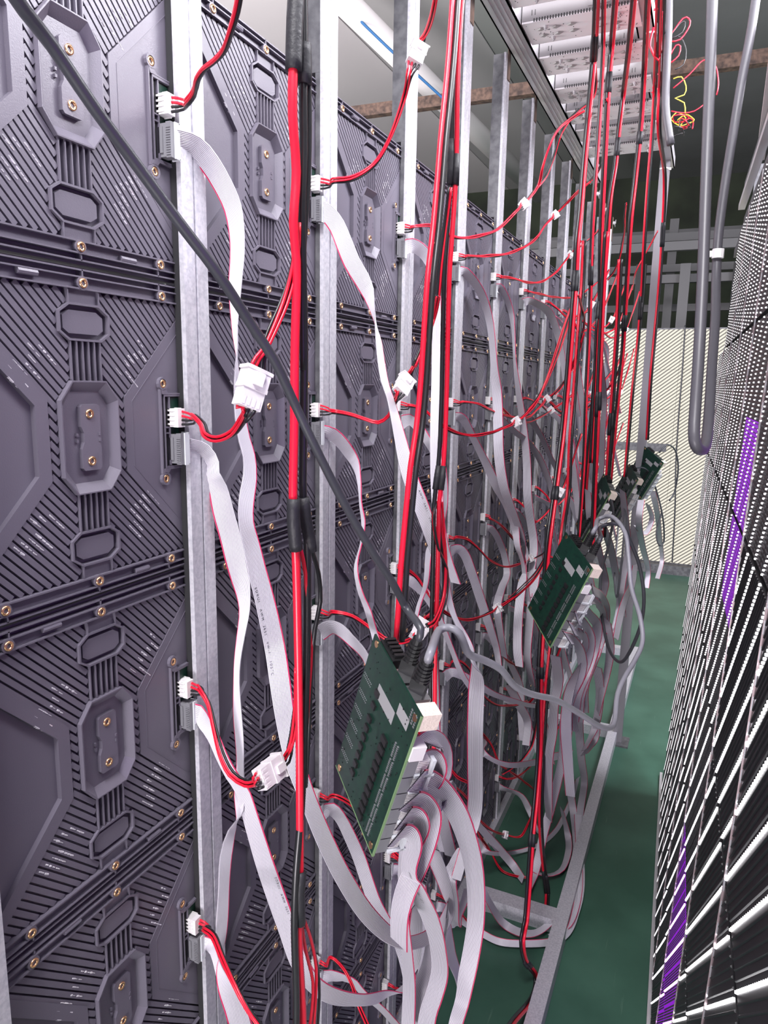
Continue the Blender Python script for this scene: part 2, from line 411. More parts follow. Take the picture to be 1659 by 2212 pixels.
# ---------------------------------------------------------------- steel posts, overhead beams, power supplies
PX0, PX1, PXB = -.4262, -.4215, -.4262
BZ = rel(.655)
def post(k):
    yc = .5305+k*.2485
    if k < 0: yc = .280
    t = thing('steel_post', (-.427, yc, .03), 'bright galvanised upright with a centre groove, %s post from the left' % ORD[k+2], 'post', 'galvanised uprights along the display wall')
    m = MB(); g = .0016
    top = BZ+.03 if k < 3 else BZ-.005
    m.box((PX0, yc-.0165, .03), (PX1, yc-g, top)); m.box((PX0, yc+g, .03), (PX1, yc+.0165, top)); m.box((PX0, yc-g, .03), (PX1-.0016, yc+g, top))
    part('upright', m, M['zinc'], t)
    m = MB(); m.box((-.4322, yc-.0170, .03), (PXB, yc+.0165, ZT+.004)); m.box((-.447, yc-.0172, ZT+.004), (PXB, yc+.0172, top-.002)); part('rear_channel_shade', m, M['zincd'] if k > 0 else M['plasticd'], t, label='rear channel of the upright, shade painted as dark colour')  # back tube above; beside the modules dark colour stands in for shade
    if k >= 2:
        m = MB(); m.box((-.4215, yc-.004, BZ-.05), (-.4200, yc+.014, BZ+.045)); tb = part('fixing_tab', m, M['rust'], t, label='rust-stained fixing tab')
        m = MB(); m.cyl((-.4215, yc+.005, BZ+.022), (-.4085, yc+.005, BZ+.022), .0035, 10); m.cyl((-.4200, yc+.005, BZ+.022), (-.414, yc+.005, BZ+.022), .0075, 8)
        for s in (1, -1): m.obox((-.411, yc+.005+s*.009, BZ+.022+s*.007), (.001, 0, 0), (0, .007, s*.005), (0, -.003, .004))
        part('wing_nut', m, M['alu'], t)
for k in range(-1, 12): post(k)

def channel(name, x0, x1, y0, y1, z0, z1, label, ribs=True):
    t = thing(name, ((x0+x1)/2, y0, z0), label, 'beam')
    m = MB(); th = .003
    m.box((x0, y0, z0), (x1, y1, z0+th)); m.box((x0, y0, z1-th), (x1, y1, z1))
    m.box((x0, y0, z0), (x0+th, y1, z1)); m.box((x1-th, y0, z0), (x1, y1, z1))
    part('beam_body', m, M['alu'], t)
    if ribs:
        m = MB()
        for f in (.28, .5, .72): m.box((x0+(x1-x0)*f-.0015, y0, z0-.003), (x0+(x1-x0)*f+.0015, y1, z0))
        part('flange', m, M['alu'], t)
    return t
channel('overhead_beam', -.4195, -.3760, .3, 2.55, BZ+.002, BZ+.045, 'ribbed aluminium beam above the left posts')
channel('overhead_beam', -.182, -.150, .6, 2.5, BZ+.012, BZ+.045, 'flat galvanised beam carrying the right ends of the power supplies', False)

psu_c = {}
def psu_meshes():
    L, Wd, H = .205, .088, .042
    c = MB(); c.box((0, 0, 0), (L, Wd, .0012)); c.box((0, 0, 0), (L, .0012, H)); c.box((0, Wd-.0012, 0), (L, Wd, H)); c.box((0, 0, H-.0012), (L, Wd, H))
    a = MB(); a.box((0, -.0010, .0035), (L, 0, H)); 
    d = MB()
    for k in range(34): d.box((.022+k*.0050, -.0016, .0005), (.0240+k*.0050, -.0009, .0065))
    for u in (.018, .024, .165, .171): d.box((u, -.0016, .012), (u+.0010, -.0009, .021))
    e = MB()
    for (u, v) in [(.03, .028), (.03, .054), (.058, .028), (.058, .054), (.086, .028), (.086, .054), (.136, .028), (.136, .054), (.164, .028), (.164, .054)]:
        e.prism([(0, 0)]*3, 0, 0) if False else None
        q = [(u-.010, v, -.0008), (u, v-.006, -.0008), (u+.010, v, -.0008), (u, v+.006, -.0008)]
        q2 = [(x+(u-x)*.35, y+(v-y)*.35, -.0028) for x, y, z in q]
        e.add(q+q2, [(4, 5, 6, 7), (0, 1, 5, 4), (1, 2, 6, 5), (2, 3, 7, 6), (3, 0, 4, 7)])
    f = MB(); r2 = random.Random(3)
    for k in range(46):
        u, v = r2.uniform(.006, .199), r2.uniform(.005, .083)
        if k < 34: u = r2.choice([r2.uniform(.008, .05), r2.uniform(.16, .199)])
        rr = r2.uniform(.0006, .0011); f.cyl((u, v, .0002), (u, v, -.0005), rr, 6)
    g = MB()
    for (u, v) in [(.040, .020), (.046, .068), (.17, .02), (.165, .068)]: g.cyl((u, v, 0), (u, v, -.005), .0035, 8); g.cyl((u, v, -.005), (u, v, -.008), .0018, 8)
    h = MB(); h.box((.120, -.0022, .010), (.158, -.0009, .034)); h.cyl((.139, -.0022, .022), (.139, -.004, .022), .002, 8)
    return [('case', c.mesh('case', M['psu']), None), ('side_cover', a.mesh('side_cover', M['psuside']), None), ('vent_slots', d.mesh('vent_slots', M['plasticd']), 'stuff'),
            ('embossed_foot', e.mesh('embossed_feet', mat('embossed_grey_metal', (.42, .40, .40), .5, .3)), 'stuff'), ('vent_holes', f.mesh('vent_holes', M['plasticd']), 'stuff'), ('screw', g.mesh('screws', M['alu']), 'stuff'), ('rating_plate', h.mesh('rating_plate', M['psuside']), None)]
PM = psu_meshes()
PSY = [1.435-.60, 1.435-.45, 1.435-.30, 1.435-.15, 1.435, 1.588, 1.757, 1.903, 2.045, 2.195]
for i, y in enumerate(PSY):
    if i < 3: continue
    t = thing('power_supply', (-.374, y, BZ+.005), 'white perforated power supply box between the overhead beams, %s from the front' % ORD[i-2], 'power supply', 'power supplies hung between the overhead beams')
    for nme, me, kd in PM: inst(nme, me, t, kind=kd)

# strut holding the right beam at its far end, purlins, floor frame
t = thing('support_post', (-.172, 2.42, 0), 'slim grey upright under the far end of the overhead beam', 'post')
m = MB(); m.box((-.186, 2.405, .006), (-.158, 2.43, BZ+.012)); part('upright', m, mat('satin_grey_steel', (.20, .19, .21), .45, .4), t)
m = MB(); m.box((-.21, 2.38, 0), (-.135, 2.455, .006)); part('foot_plate', m, M['zincd'], t)

def bar(name, a, b, th, m, label, cat):
    t = MB(); a, b = np.array(a, float), np.array(b, float); d = (b-a)/2
    e = np.cross(d/np.linalg.norm(d), [0, 0, 1.]); e = np.array([1., 0, 0]) if np.linalg.norm(e) < .1 else e/np.linalg.norm(e)
    g = np.cross(e, d/np.linalg.norm(d))
    t.obox((a+b)/2, d, e*th[0]/2, g*th[1]/2)
    c = (a+b)/2
    o = bpy.data.objects.new(name, t.mesh(name, m, False, c)); C.objects.link(o); o.location = c
    return tag(o, label, cat)
bar('floor_rail', (-.190, -.3, .020), (-.190, 3.3, .020), (.030, .040), M['zinc'], 'outer galvanised rail lying along the green floor', 'rail')
bar('floor_rail', (-.432, -.3, .015), (-.432, 3.35, .015), (.034, .030), M['zinc'], 'inner galvanised rail under the black display wall', 'rail')
for i, (y, lab) in enumerate([(1.46, 'near'), (2.45, 'middle'), (3.28, 'far')]):
    bar('cross_rail', (-.414, y, .017), (-.206, y, .017), (.040, .034), M['zinc'], '%s cross rail joining the two floor rails' % lab, 'rail')

# roof structure seen over the display wall
t = bar('roof_purlin', (-2.6, 4.6, rel(1.77)), (-.2, 4.6, rel(1.74)), (.06, .07), M['rust'], 'rusty brown roof purlin behind the posts', 'purlin')
bar('roof_purlin', (-.2, 4.6, rel(1.74)), (2.0, 4.6, rel(1.72)), (.06, .07), M['rust'], 'rusty brown roof purlin at the upper right', 'purlin')

# ---------------------------------------------------------------- lit display wall on the right
PB, PC, PK = .03, -.03, .0845
def xr(y, z): return PK-PB*y-PC*(z-CAMH)
NLED = 48
pit = .25/NLED
led_w = mat('lit_white_lamp', (.8, .8, .8), .3, emit=(1, .94, 1.0), es=3.6)
led_s = mat('lit_scan_line_lamp', (.8, .8, .8), .3, emit=(1, .97, 1.0), es=7)
led_p = mat('lit_pink_lamp', (.8, .6, .8), .3, emit=(.9, .45, 1), es=5)
glow_p = mat('violet_lit_face', (.05, .02, .09), .5, emit=(.20, .0, .45), es=.8)
glow_n = mat('bright_violet_face', (.05, .02, .09), .5, emit=(.35, .03, .8), es=1.1)
face_k = mat('black_louvred_face', (.012, .012, .014), .45)
led_off = mat('dark_lamp', (.03, .03, .033), .35)

edge_m = mat('glossy_module_edge', (.45, .45, .48), .2, .6)

def led_mesh(name, sel, m, h=.0014, rr=.00125, stretch=1.0):
    V, Fc = [], []; k = 0
    for i in range(NLED):
        for j in range(NLED):
            if not sel(i, j): continue
            y = -.125+(i+.5)*pit; z = -.125+(j+.5)*pit
            a = [(0, y-rr*stretch, z-rr), (0, y+rr*stretch, z-rr), (0, y+rr*stretch, z+rr), (0, y-rr*stretch, z+rr)]
            t_ = .72
            c_ = [(-h, y-rr*t_, z-rr*t_), (-h, y+rr*t_, z-rr*t_), (-h, y+rr*t_, z+rr*t_), (-h, y-rr*t_, z+rr*t_)]
            V += a+c_
            Fc += [(k+4, k+5, k+6, k+7), (k, k+1, k+5, k+4), (k+1, k+2, k+6, k+5), (k+2, k+3, k+7, k+6), (k+3, k, k+4, k+7)]; k += 8
    me = bpy.data.meshes.new(name); me.from_pydata(V, [], Fc); me.materials.append(m); return me
full = led_mesh('lamp_dots', lambda i, j: (i+j) % 12 == 11, led_w, rr=.00090, h=.0017)
far_m = mat('dim_lit_lamp', (.6, .6, .62), .2, emit=(1, .97, 1.0), es=.6)
farl = led_mesh('lamp_dots', lambda i, j: (i+j) % 12 == 11, far_m, rr=.0013, h=.0017)
pink = led_mesh('lamp_dots', lambda i, j: (i+j) % 12 == 11, led_p, rr=.00090, h=.0017)
dim = led_mesh('dark_lamps', lambda i, j: (i+j) % 6 != 5, led_off, rr=.00095, h=.0006)
def scan(i, j): return (j+i) % 6 == 5
lit_s = MB()
for s in range(-NLED+1, NLED):             # one lit diagonal in eight: a continuous run of lamps
    if s % 12: continue
    i0, i1 = max(0, -s), min(NLED-1, NLED-1-s)
    a = np.array([0, -.125+(i0+.5)*pit, -.125+(NLED-1-(i0+s)+.5)*pit]); b_ = np.array([0, -.125+(i1+.5)*pit, -.125+(NLED-1-(i1+s)+.5)*pit])
    n_ = max(1, int(i1-i0)+1)
    for q in range(n_):
        c_ = a+(b_-a)*(q/max(1, n_-1)); r_ = .0013
        base = [c_+np.array([0, dy, dz])*r_ for dy, dz in ((-1.45, 0), (0, -1.1), (1.45, 0), (0, 1.1))]
        tip = [c_+np.array([-.0016, dy*.8*r_, dz*.8*r_]) for dy, dz in ((-1.45, 0), (0, -1.1), (1.45, 0), (0, 1.1))]
        lit_s.add(base+tip, [(4, 5, 6, 7), (0, 1, 5, 4), (1, 2, 6, 5), (2, 3, 7, 6), (3, 0, 4, 7)])
scan_me = lit_s.mesh('scan_lamps', led_s)
louv = MB()                                # raised louvres between the diagonals
for s in range(-NLED+1, NLED):
    if s % 2: continue
    if s % 12 == 0: continue
    i0, i1 = max(0, -s), min(NLED-1, NLED-1-s)
    if i1-i0 < 2: continue
    a = np.array([0, -.125+(i0+.5)*pit, -.125+(NLED-1-(i0+s)+.5)*pit]); b_ = np.array([0, -.125+(i1+.5)*pit, -.125+(NLED-1-(i1+s)+.5)*pit])
    n_ = np.array([0, .7071, .7071])*.0011
    v = [a-n_, b_-n_, b_+n_, a+n_]; v2 = [p+np.array([-.0011, 0, 0]) for p in (a-n_*.4, b_-n_*.4, b_+n_*.4, a+n_*.4)]
    louv.add(v+v2, [(4, 5, 6, 7), (0, 1, 5, 4), (1, 2, 6, 5), (2, 3, 7, 6), (3, 0, 4, 7)])
louv_me = louv.mesh('louvres', face_k)
fb = MB(); fb.box((0, -.1245, -.1245), (.012, .1245, .1245)); face_me = fb.mesh('mask_face', face_k); 
fb = MB(); fb.box((0, -.1245, -.1245), (.012, .1245, .1245)); face_nm = fb.mesh('mask_face', glow_n)
fb = MB(); fb.box((0, -.1245, -.1245), (.012, .1245, .1245)); face_pm = fb.mesh('mask_face', glow_p)
vio = []
for z0, z1 in ((-.1245, .0), (.015, .1245)):
    fb = MB(); fb.box((-.0003, -.1235, z0), (.0, .06, z1)); vio.append(fb.mesh('violet_area', glow_p))
eb = MB()
for k in range(12): eb.cyl((-.001, -.1248, -.12+k*.0218), (-.001, -.1248, -.108+k*.0218), .0011, 6)
edge_me = eb.mesh('edge_lens', edge_m)
sb = MB(); sb.box((-.0022, -.1256, -.1245), (.002, -.1240, .1245)); strip_me = sb.mesh('edge_strip', mat('thin_bronze_edge', (.22, .17, .18), .3, .5))
import mathutils
TILT = mathutils.Matrix(((1, 0, 0), (0, 1, 0), (0, 0, 1)))
rz = math.atan(PB); ry = -math.atan(PC)
for c in range(0, 10):
    for r in range(NR):
        yc = -.255+.25*c; zc = ZT+.01-(r+.5)*.2552
        if c == 9 and r == 0: continue
        kind = 'white'
        if c <= 4 and r >= 2: kind = 'scan'
        if c == 5 and r in (4, 5) or c == 2 and r == 1: kind = 'violet'
        lab = {'white': 'lit white dot display module', 'scan': 'black display module with bright diagonal lines', 'violet': 'violet and white lit display module'}[kind]
        t = thing('lit_display_module', (xr(yc, zc), yc, zc), '%s, %s row, %s column of right wall' % (lab, ORD[r+1], ORD[c+1]), 'display module', 'lit display modules of the right wall')
        t.rotation_euler = (0, math.atan(-PC), math.atan(PB)) if False else (0, -PC, PB)
        inst('mask_face', face_nm if c == 2 and kind == 'violet' else face_pm if kind == 'violet' else face_me, t)
        if kind == 'scan': inst('scan_lamps', scan_me, t, kind='stuff'); inst('louvres', louv_me, t, kind='stuff')
        else: inst('lamp_dots', pink if kind == 'violet' else farl if c > 6 else full, t, kind='stuff')
        if c > 3 and kind != 'scan': inst('dark_lamps', dim, t, kind='stuff')
        if c > 1: inst('edge_strip', strip_me, t)
        if c == 5 and r in (1, 2): inst('violet_area', vio[r-1], t, label='violet glowing part of the face')
        inst('edge_lens', edge_me, t, kind='stuff')
# rails behind and above the lit wall
t = thing('lit_wall_frame', (.10, -.4, .0), 'dark aluminium frame carrying the lit display wall', 'frame')
for i, (dx, z0, z1, mm) in enumerate([(.016, .012, .035, 'zincd'), (.016, rel(.352), rel(.372), 'zincd'), (.022, rel(.384), rel(.41), 'zincd'), (.03, rel(.42), rel(.455), 'zincd'), (.012, rel(.475), rel(.49), 'alu'), (.020, rel(.51), rel(.545), 'zincd')]):
    m = MB(); ya, yb = -.4, 2.24
    A = np.array([xr(ya, z0)+dx, ya, 0]); Bp = np.array([xr(yb, z0)+dx, yb, 0])
    m.obox((A+Bp)/2+np.array([0, 0, (z0+z1)/2]), (Bp-A)/2, (.008, 0, 0), (0, 0, (z1-z0)/2)); part('frame_rail', m, M[mm], t)
for y in (.15, .65, 1.15, 1.65, 2.15):
    m = MB(); m.box((xr(y, 1.2)+.045, y-.015, 0), (xr(y, 1.2)+.075, y+.015, rel(.56))); part('frame_upright', m, M['zincd'], t)
t = thing('floor_kerb', (.02, .9, .006), 'narrow grey kerb along the foot of the lit wall', 'kerb')
m = MB(); A = np.array([xr(-.4, 0)-.002, -.4, .006]); Bp = np.array([xr(2.25, 0)-.002, 2.25, .006]); m.obox((A+Bp)/2, (Bp-A)/2, (.004, 0, 0), (0, 0, .006)); part('kerb_strip', m, M['alu'], t)
# light tube above the right wall
bar('light_steel_bar', (.055, 1.35, rel(.63)), (.075, 2.2, rel(.60)), (.02, .03), mat('pinkish_painted_steel', (.52, .44, .45), .6), 'short pale steel bar high above the lit wall', 'bar')

# ---------------------------------------------------------------- far striped screen
sm = mat('striped_screen', (.05, .05, .05), .6)
nt = sm.node_tree; b = nt.nodes['Principled BSDF']; tc = nt.nodes.new('ShaderNodeTexCoord'); sp = nt.nodes.new('ShaderNodeSeparateXYZ')
ad = nt.nodes.new('ShaderNodeMath'); ad.operation = 'SUBTRACT'; ml = nt.nodes.new('ShaderNodeMath'); ml.operation = 'MULTIPLY'; ml.inputs[1].default_value = 1/.0235
fr = nt.nodes.new('ShaderNodeMath'); fr.operation = 'FRACT'; cr = nt.nodes.new('ShaderNodeValToRGB')
cr.color_ramp.elements[0].position = .50; cr.color_ramp.elements[0].color = (.60, .565, .47, 1); cr.color_ramp.elements[1].position = .60; cr.color_ramp.elements[1].color = (.10, .09, .07, 1)
e3 = cr.color_ramp.elements.new(.93); e3.color = (.10, .09, .07, 1); e4 = cr.color_ramp.elements.new(1.0); e4.color = (.60, .565, .47, 1)
wm = nt.nodes.new('ShaderNodeMath'); wm.operation = 'MULTIPLY'; wm.inputs[1].default_value = .8
nt.links.new(tc.outputs['Object'], sp.inputs['Vector']); nt.links.new(sp.outputs['Z'], ad.inputs[0]); nt.links.new(sp.outputs['X'], wm.inputs[0]); nt.links.new(wm.outputs[0], ad.inputs[1])
nt.links.new(ad.outputs[0], ml.inputs[0]); nt.links.new(ml.outputs[0], fr.inputs[0]); nt.links.new(fr.outputs[0], cr.inputs['Fac']); nt.links.new(cr.outputs['Color'], b.inputs['Emission Color'])
b.inputs['Emission Strength'].default_value = 1.0
t = thing('striped_screen', (-.3, 4.95, .10), 'cream lit screen with diagonal stripes across the far end of the aisle', 'screen')
m = MB(); m.box((-1.5, 4.962, .055), (.62, 5.0, rel(.372))); part('cabinet_back', m, M['zincd'], t)
for i in range(8):
    for j in range(6):
        x0 = -1.42+i*.25; z0 = .07+j*.2505
        m = MB(); m.box((x0+.0008, 4.95, z0+.0008), (x0+.2492, 4.962, z0+.2497)); part('screen_tile', m, sm, t)
bar('floor_beam', (-1.6, 4.93, .03), (.7, 4.93, .03), (.05, .06), M['zincd'], 'dark beam under the striped screen', 'beam')
bar('floor_beam', (-.62, 4.90, .83), (-.20, 4.90, .83), (.03, .05), M['zincd'], 'grey beam crossing in front of the striped screen', 'beam')
# racks and steelwork behind the striped screen
t = thing('steel_rack', (-.5, 6.0, 0), 'dark steel rack frame behind the striped screen', 'rack')
for i, (y, z) in enumerate([(5.6, 2.16), (5.9, 1.98), (6.3, 2.35), (6.6, 2.16), (6.8, 1.86), (7.2, 2.55)]):
    m = MB(); m.box((-2.2, y, z), (1.8, y+.05, z+.06)); part('cross_bar', m, M['rack'], t)
for i, (x, y) in enumerate([(-1.3, 5.7), (-.95, 5.7), (-.55, 5.75), (-.25, 5.8), (.1, 5.8), (.4, 5.7), (-1.1, 6.6), (-.4, 6.7), (.25, 6.6)]):
    m = MB(); m.box((x, y, 0), (x+.07, y+.05, 2.1 if y < 6 else 2.6)); part('rack_upright', m, M['rack'] if i % 2 else M['plasticd'], t)

# ---------------------------------------------------------------- cables: builders
def sock(c, r, dv=.012, du=.0995, h=.0155):
    return np.array([XB+h, Y0+c*MW+du, ZT-(r+.5)*MH+dv])
def floorclamp(p, h=.012):                # nothing sinks into the floor: bring it nearer along the same sight line
    return CAM+(p-CAM)*((CAMH-h)/(CAMH-p[2])) if p[2] < h else p
def path(pts, x0=None, step=.006):
    """pts: (px,py[,x]) seen points on vertical planes x, or 3-D arrays"""
    xs = [None if isinstance(p, np.ndarray) else (p[2] if len(p) > 2 else None) for p in pts]
    for i, p in enumerate(pts):
        if isinstance(p, np.ndarray): xs[i] = p[0]
    if xs[0] is None and x0 is not None: xs[0] = x0
    xs = fill(xs)
    return smooth([floorclamp(p if isinstance(p, np.ndarray) else atx(p[0], p[1], x)) for p, x in zip(pts, xs)], step)
def frames(Cn):
    T = np.gradient(Cn, axis=0); T /= np.linalg.norm(T, axis=1)[:, None]+1e-12
    A = np.zeros_like(T); prev = np.array([.05, .1, 1.])
    for i, t in enumerate(T):
        a = prev-t*(prev@t); a /= np.linalg.norm(a)+1e-9; A[i] = a; prev = a
    return T, A, np.cross(T, A)
CL = [(.95, .5), (-.9, .75), (.55, -1.15), (-1.2, -.6)]
def wires(Cn, parent, r=.00115, ends=(True, True), spread=.0038, seg=6, cols=('red', 'red', 'black', 'black')):
    T, A, B = frames(Cn)
    s = np.concatenate([[0], np.cumsum(np.linalg.norm(np.diff(Cn, axis=0), axis=1))]); L = s[-1]
    wgt = np.zeros(len(s))
    if ends[0]: wgt = np.maximum(wgt, np.exp(-(s/.013)**2))
    if ends[1]: wgt = np.maximum(wgt, np.exp(-((L-s)/.013)**2))
    ph = rnd.uniform(0, 6)
    for i, col in enumerate(cols):
        a0, b0 = CL[i]
        k = 1+.5*np.sin(s*40+ph+i*1.7)
        oa = wgt*(1.5-i)*spread+(1-wgt)*a0*r*1.25*k; ob = (1-wgt)*b0*r*1.25*k
        m = MB(); m.tube(Cn+A*oa[:, None]+B*ob[:, None], r, seg)
        part(col+'_wire', m, M[col], parent, True)
def house(p0, p1, parent, w=.0080, h=.0046, roll=0.0):
    """white four-pin plug and receptacle between two points"""
    p0, p1 = np.asarray(p0), np.asarray(p1); d = p1-p0; L = np.linalg.norm(d); d = d/L
    v = (p0+p1)/2-CAM; v /= np.linalg.norm(v)
    a = np.cross(d, v); a /= np.linalg.norm(a); b = np.cross(d, a)
    a, b = math.cos(roll)*a+math.sin(roll)*b, -math.sin(roll)*a+math.cos(roll)*b
    m = MB(); c = p0+d*L*.27
    m.obox(c, d*L*.27, a*w, b*h); m.obox(p0+d*L*.50, d*L*.05, a*w*1.10, b*h*1.15)
    for k in range(4): m.obox(p0+d*L*.14+a*w*(.45*(k-1.5)), d*L*.10, a*w*.13, b*h*1.06)
    part('plug_housing', m, M['white'], parent)
    m = MB(); m.obox(p0+d*L*.77, d*L*.23, a*w*1.06, b*h*1.12); m.obox(p0+d*L*.72-b*h*1.3, d*L*.16, a*w*.38, b*h*.35); m.obox(p0+d*L*.72+b*h*1.3, d*L*.16, a*w*.38, b*h*.35)
    m.obox(p0+d*L*.95, d*L*.04, a*w*1.2, b*h*1.2)
    part('receptacle_housing', m, M['white'], parent)
def plugtip(c, r, parent):
    s = sock(c, r); m = MB()
    m.box(s+[-.0040, -.0052, -.0082], s+[.0010, .0040, .0082]); part('plug', m, M['white'], parent)
PLACE = {}
def lead(c, r, pts, hs=None, branch=None, x=-.30, roll=0.):
    """lead from the module's power socket; hs = (px0,py0,px1,py1,x) the inline connector"""
    s = sock(c, r)
    t = thing('power_lead', s, 'red and black power lead plugged into module of %s row, %s column' % (ORD[r+1], ORD[c+2]), 'cable', 'power leads of the display modules')
    plugtip(c, r, t)
    pp = [s, s+[.012, .002, -.001]]+list(pts)
    if hs:
        p0, p1 = atx(hs[0], hs[1], hs[4]), atx(hs[2], hs[3], hs[4]+.002)
        L = .026; mid = (p0+p1)/2; d = (p1-p0)/np.linalg.norm(p1-p0); p0, p1 = mid-d*L/2, mid+d*L/2
        pp += [p0-d*.004, p0+d*.002]
        wires(path(pp), t, ends=(True, True)); house(p0, p1, t, roll=roll)
        if branch:
            wires(path([p1-d*.002, p1+d*.006]+list(branch)), t, ends=(True, False))
    else: wires(path(pp), t, ends=(True, False))
    return t

W_R = .0203
def ribbon(pts, label, c=None, r=None, rs=1, x0=-.4175, sg=1, text=None, tside=.55, fine=True, group='grey ribbon cables behind the display wall', flip=0, wire=True):
    """pts: (px,py,apparent width px[,x]); a 16-way flat cable of constant width that twists as seen"""
    q = []; ws = []; xs = []
    if c is not None:
        s = sock(c, r, -.0155, .1015, .0150)
        q.append(s); ws.append(.026*F_PX/(s@FW-CAM@FW)*.78); xs.append(s[0])
    for p in pts:
        q.append(p); ws.append(p[2]); xs.append(p[3] if len(p) > 3 else None)
    if xs[0] is None: xs[0] = x0
    xs = fill(xs)
    P = [np.append(floorclamp(p if isinstance(p, np.ndarray) else atx(p[0], p[1], x), .02), wv) for p, wv, x in zip(q, ws, xs)]
    P = smooth(np.array(P), .007 if fine else .014)
    Cn, wpx = P[:, :3], P[:, 3]
    T = np.gradient(Cn, axis=0); T /= np.linalg.norm(T, axis=1)[:, None]+1e-12
    V = Cn-CAM; dist = V@FW; V /= np.linalg.norm(V, axis=1)[:, None]
    N = np.cross(T, V); N /= np.linalg.norm(N, axis=1)[:, None]+1e-12
    Bn = np.cross(T, N)
    s_ = np.clip(wpx/2*dist/F_PX, -W_R/2*.995, W_R/2*.995)
    dep = np.sqrt((W_R/2)**2-s_**2)*sg
    H = N*s_[:, None]+Bn*dep[:, None]       # half width vector
    # keep the width vector square to the path
    H -= T*np.sum(H*T, axis=1)[:, None]; Hn = H/np.linalg.norm(H, axis=1)[:, None]
    for _ in range(3): Hn[1:-1] = (Hn[:-2]+2*Hn[1:-1]+Hn[2:]); Hn /= np.linalg.norm(Hn, axis=1)[:, None]
    K = np.cross(T, Hn); K /= np.linalg.norm(K, axis=1)[:, None]
    t = thing('ribbon_cable', Cn[0], label, 'ribbon cable', group)
    def strip(u0, u1, n, name, m):
        us, hs = [], []
        per = 4 if fine else 1
        for k in range(n):
            for j in range(per):
                us.append(u0+(u1-u0)*(k+j/per)/n); hs.append((.00002, .00050, .00062, .00050)[j] if fine else .0005)
        us.append(u1); hs.append(.00002 if fine else .0005)
        us, hs = np.array(us), np.array(hs)
        U = np.concatenate([us, us[::-1]]); Hh = np.concatenate([hs, -hs[::-1]])
        k = len(U); n_ = len(Cn)
        Vv = (Cn[:, None, :]+Hn[:, None, :]*(U*W_R/2)[None, :, None]+K[:, None, :]*Hh[None, :, None]).reshape(-1, 3)
        i = np.arange(n_-1)[:, None]*k; j = np.arange(k)[None, :]; j2 = (j+1) % k
        Fc = np.stack([i+j, i+j2, i+k+j2, i+k+j], -1).reshape(-1, 4)
        me = bpy.data.meshes.new(name); Vv = Vv-np.array(t.location)
        me.vertices.add(len(Vv)); me.vertices.foreach_set('co', Vv.ravel())
        me.loops.add(Fc.size); me.loops.foreach_set('vertex_index', Fc.ravel().astype(np.int32))
        me.polygons.add(len(Fc)); me.polygons.foreach_set('loop_start', (np.arange(len(Fc))*4).astype(np.int32))
        me.polygons.foreach_set('loop_total', np.full(len(Fc), 4, dtype=np.int32)); me.update(calc_edges=True); me.validate()
        uvl = me.uv_layers.new(name='UVMap'); uu = np.repeat((U+1)/2, 1); uvs = np.zeros((Fc.size, 2)); vi = Fc.ravel() % k; uvs[:, 0] = uu[vi]; uvs[:, 1] = (Fc.ravel()//k)*.01
        if len(me.loops) == Fc.size: uvl.data.foreach_set('uv', uvs.ravel().astype(np.float32))
        me.materials.append(m); me.shade_smooth()
        o = bpy.data.objects.new(name, me); C.objects.link(o); o.parent = t
        return o
    e = 1-2/16
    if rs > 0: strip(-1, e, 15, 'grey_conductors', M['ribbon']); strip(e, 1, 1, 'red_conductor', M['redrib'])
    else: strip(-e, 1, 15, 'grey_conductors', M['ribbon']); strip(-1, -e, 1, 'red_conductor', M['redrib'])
    if c is not None:                       # plug on the module's data socket
        s = sock(c, r, -.0155, .1015, .0130); m = MB()
        m.box(s+[0, -.0062, -.0138], s+[.0050, .0030, .0138])
        for k in range(12): m.box(s+[.0004, -.0068, -.0118+k*.0019], s+[.0046, -.0062, -.0107+k*.0019])
        pl = part('plug', m, M['grey'], t)
        m = MB(); m.box(s+[.0050, -.0020, -.0142], s+[.0062, .0040, .0142]); m.box(s+[-.002, .0030, -.0146], s+[.0062, .0042, -.0132]); m.box(s+[-.002, .0030, .0132], s+[.0062, .0042, .0146])
        part('latch', m, M['clear'], pl, label='pale translucent latch')
    if text:
        st, start, side, size = text
        fc = bpy.data.curves.new('print', 'FONT'); fc.body = st; fc.size = size; fc.space_character = 1.5
        fo = bpy.data.objects.new('print', fc); C.objects.link(fo)
        dg = bpy.context.evaluated_depsgraph_get(); fm_ = fo.evaluated_get(dg).to_mesh()
        vv = np.array([v.co[:] for v in fm_.vertices]); ff = [tuple(p.vertices) for p in fm_.polygons]
        sl = np.concatenate([[0], np.cumsum(np.linalg.norm(np.diff(Cn, axis=0), axis=1))])
        u = start+vv[:, 0]*1.15; a_, b_ = np.searchsorted(sl, [u.min(), u.max()]); b_ = min(max(b_, a_+1), len(sl)-1)
        face = -np.sign(np.sum((K*V)[a_:b_], axis=1).mean()); ys = np.sign(np.sum((Hn*N)[a_:b_], axis=1).mean())
        q_ = side*W_R/2+ys*(vv[:, 1]-size*.35)
        Cx = np.stack([np.interp(u, sl, Cn[:, k]) for k in range(3)], 1); Hx = np.stack([np.interp(u, sl, Hn[:, k]) for k in range(3)], 1); Kx = np.stack([np.interp(u, sl, K[:, k]) for k in range(3)], 1)
        ok = u.max() < sl[-1]
        m = MB(); m.add(Cx+Hx*q_[:, None]+Kx*(face*.00072), ff); part('print', m, M['ink'], t, label='black printed lettering')
        bpy.data.objects.remove(fo)
    return t

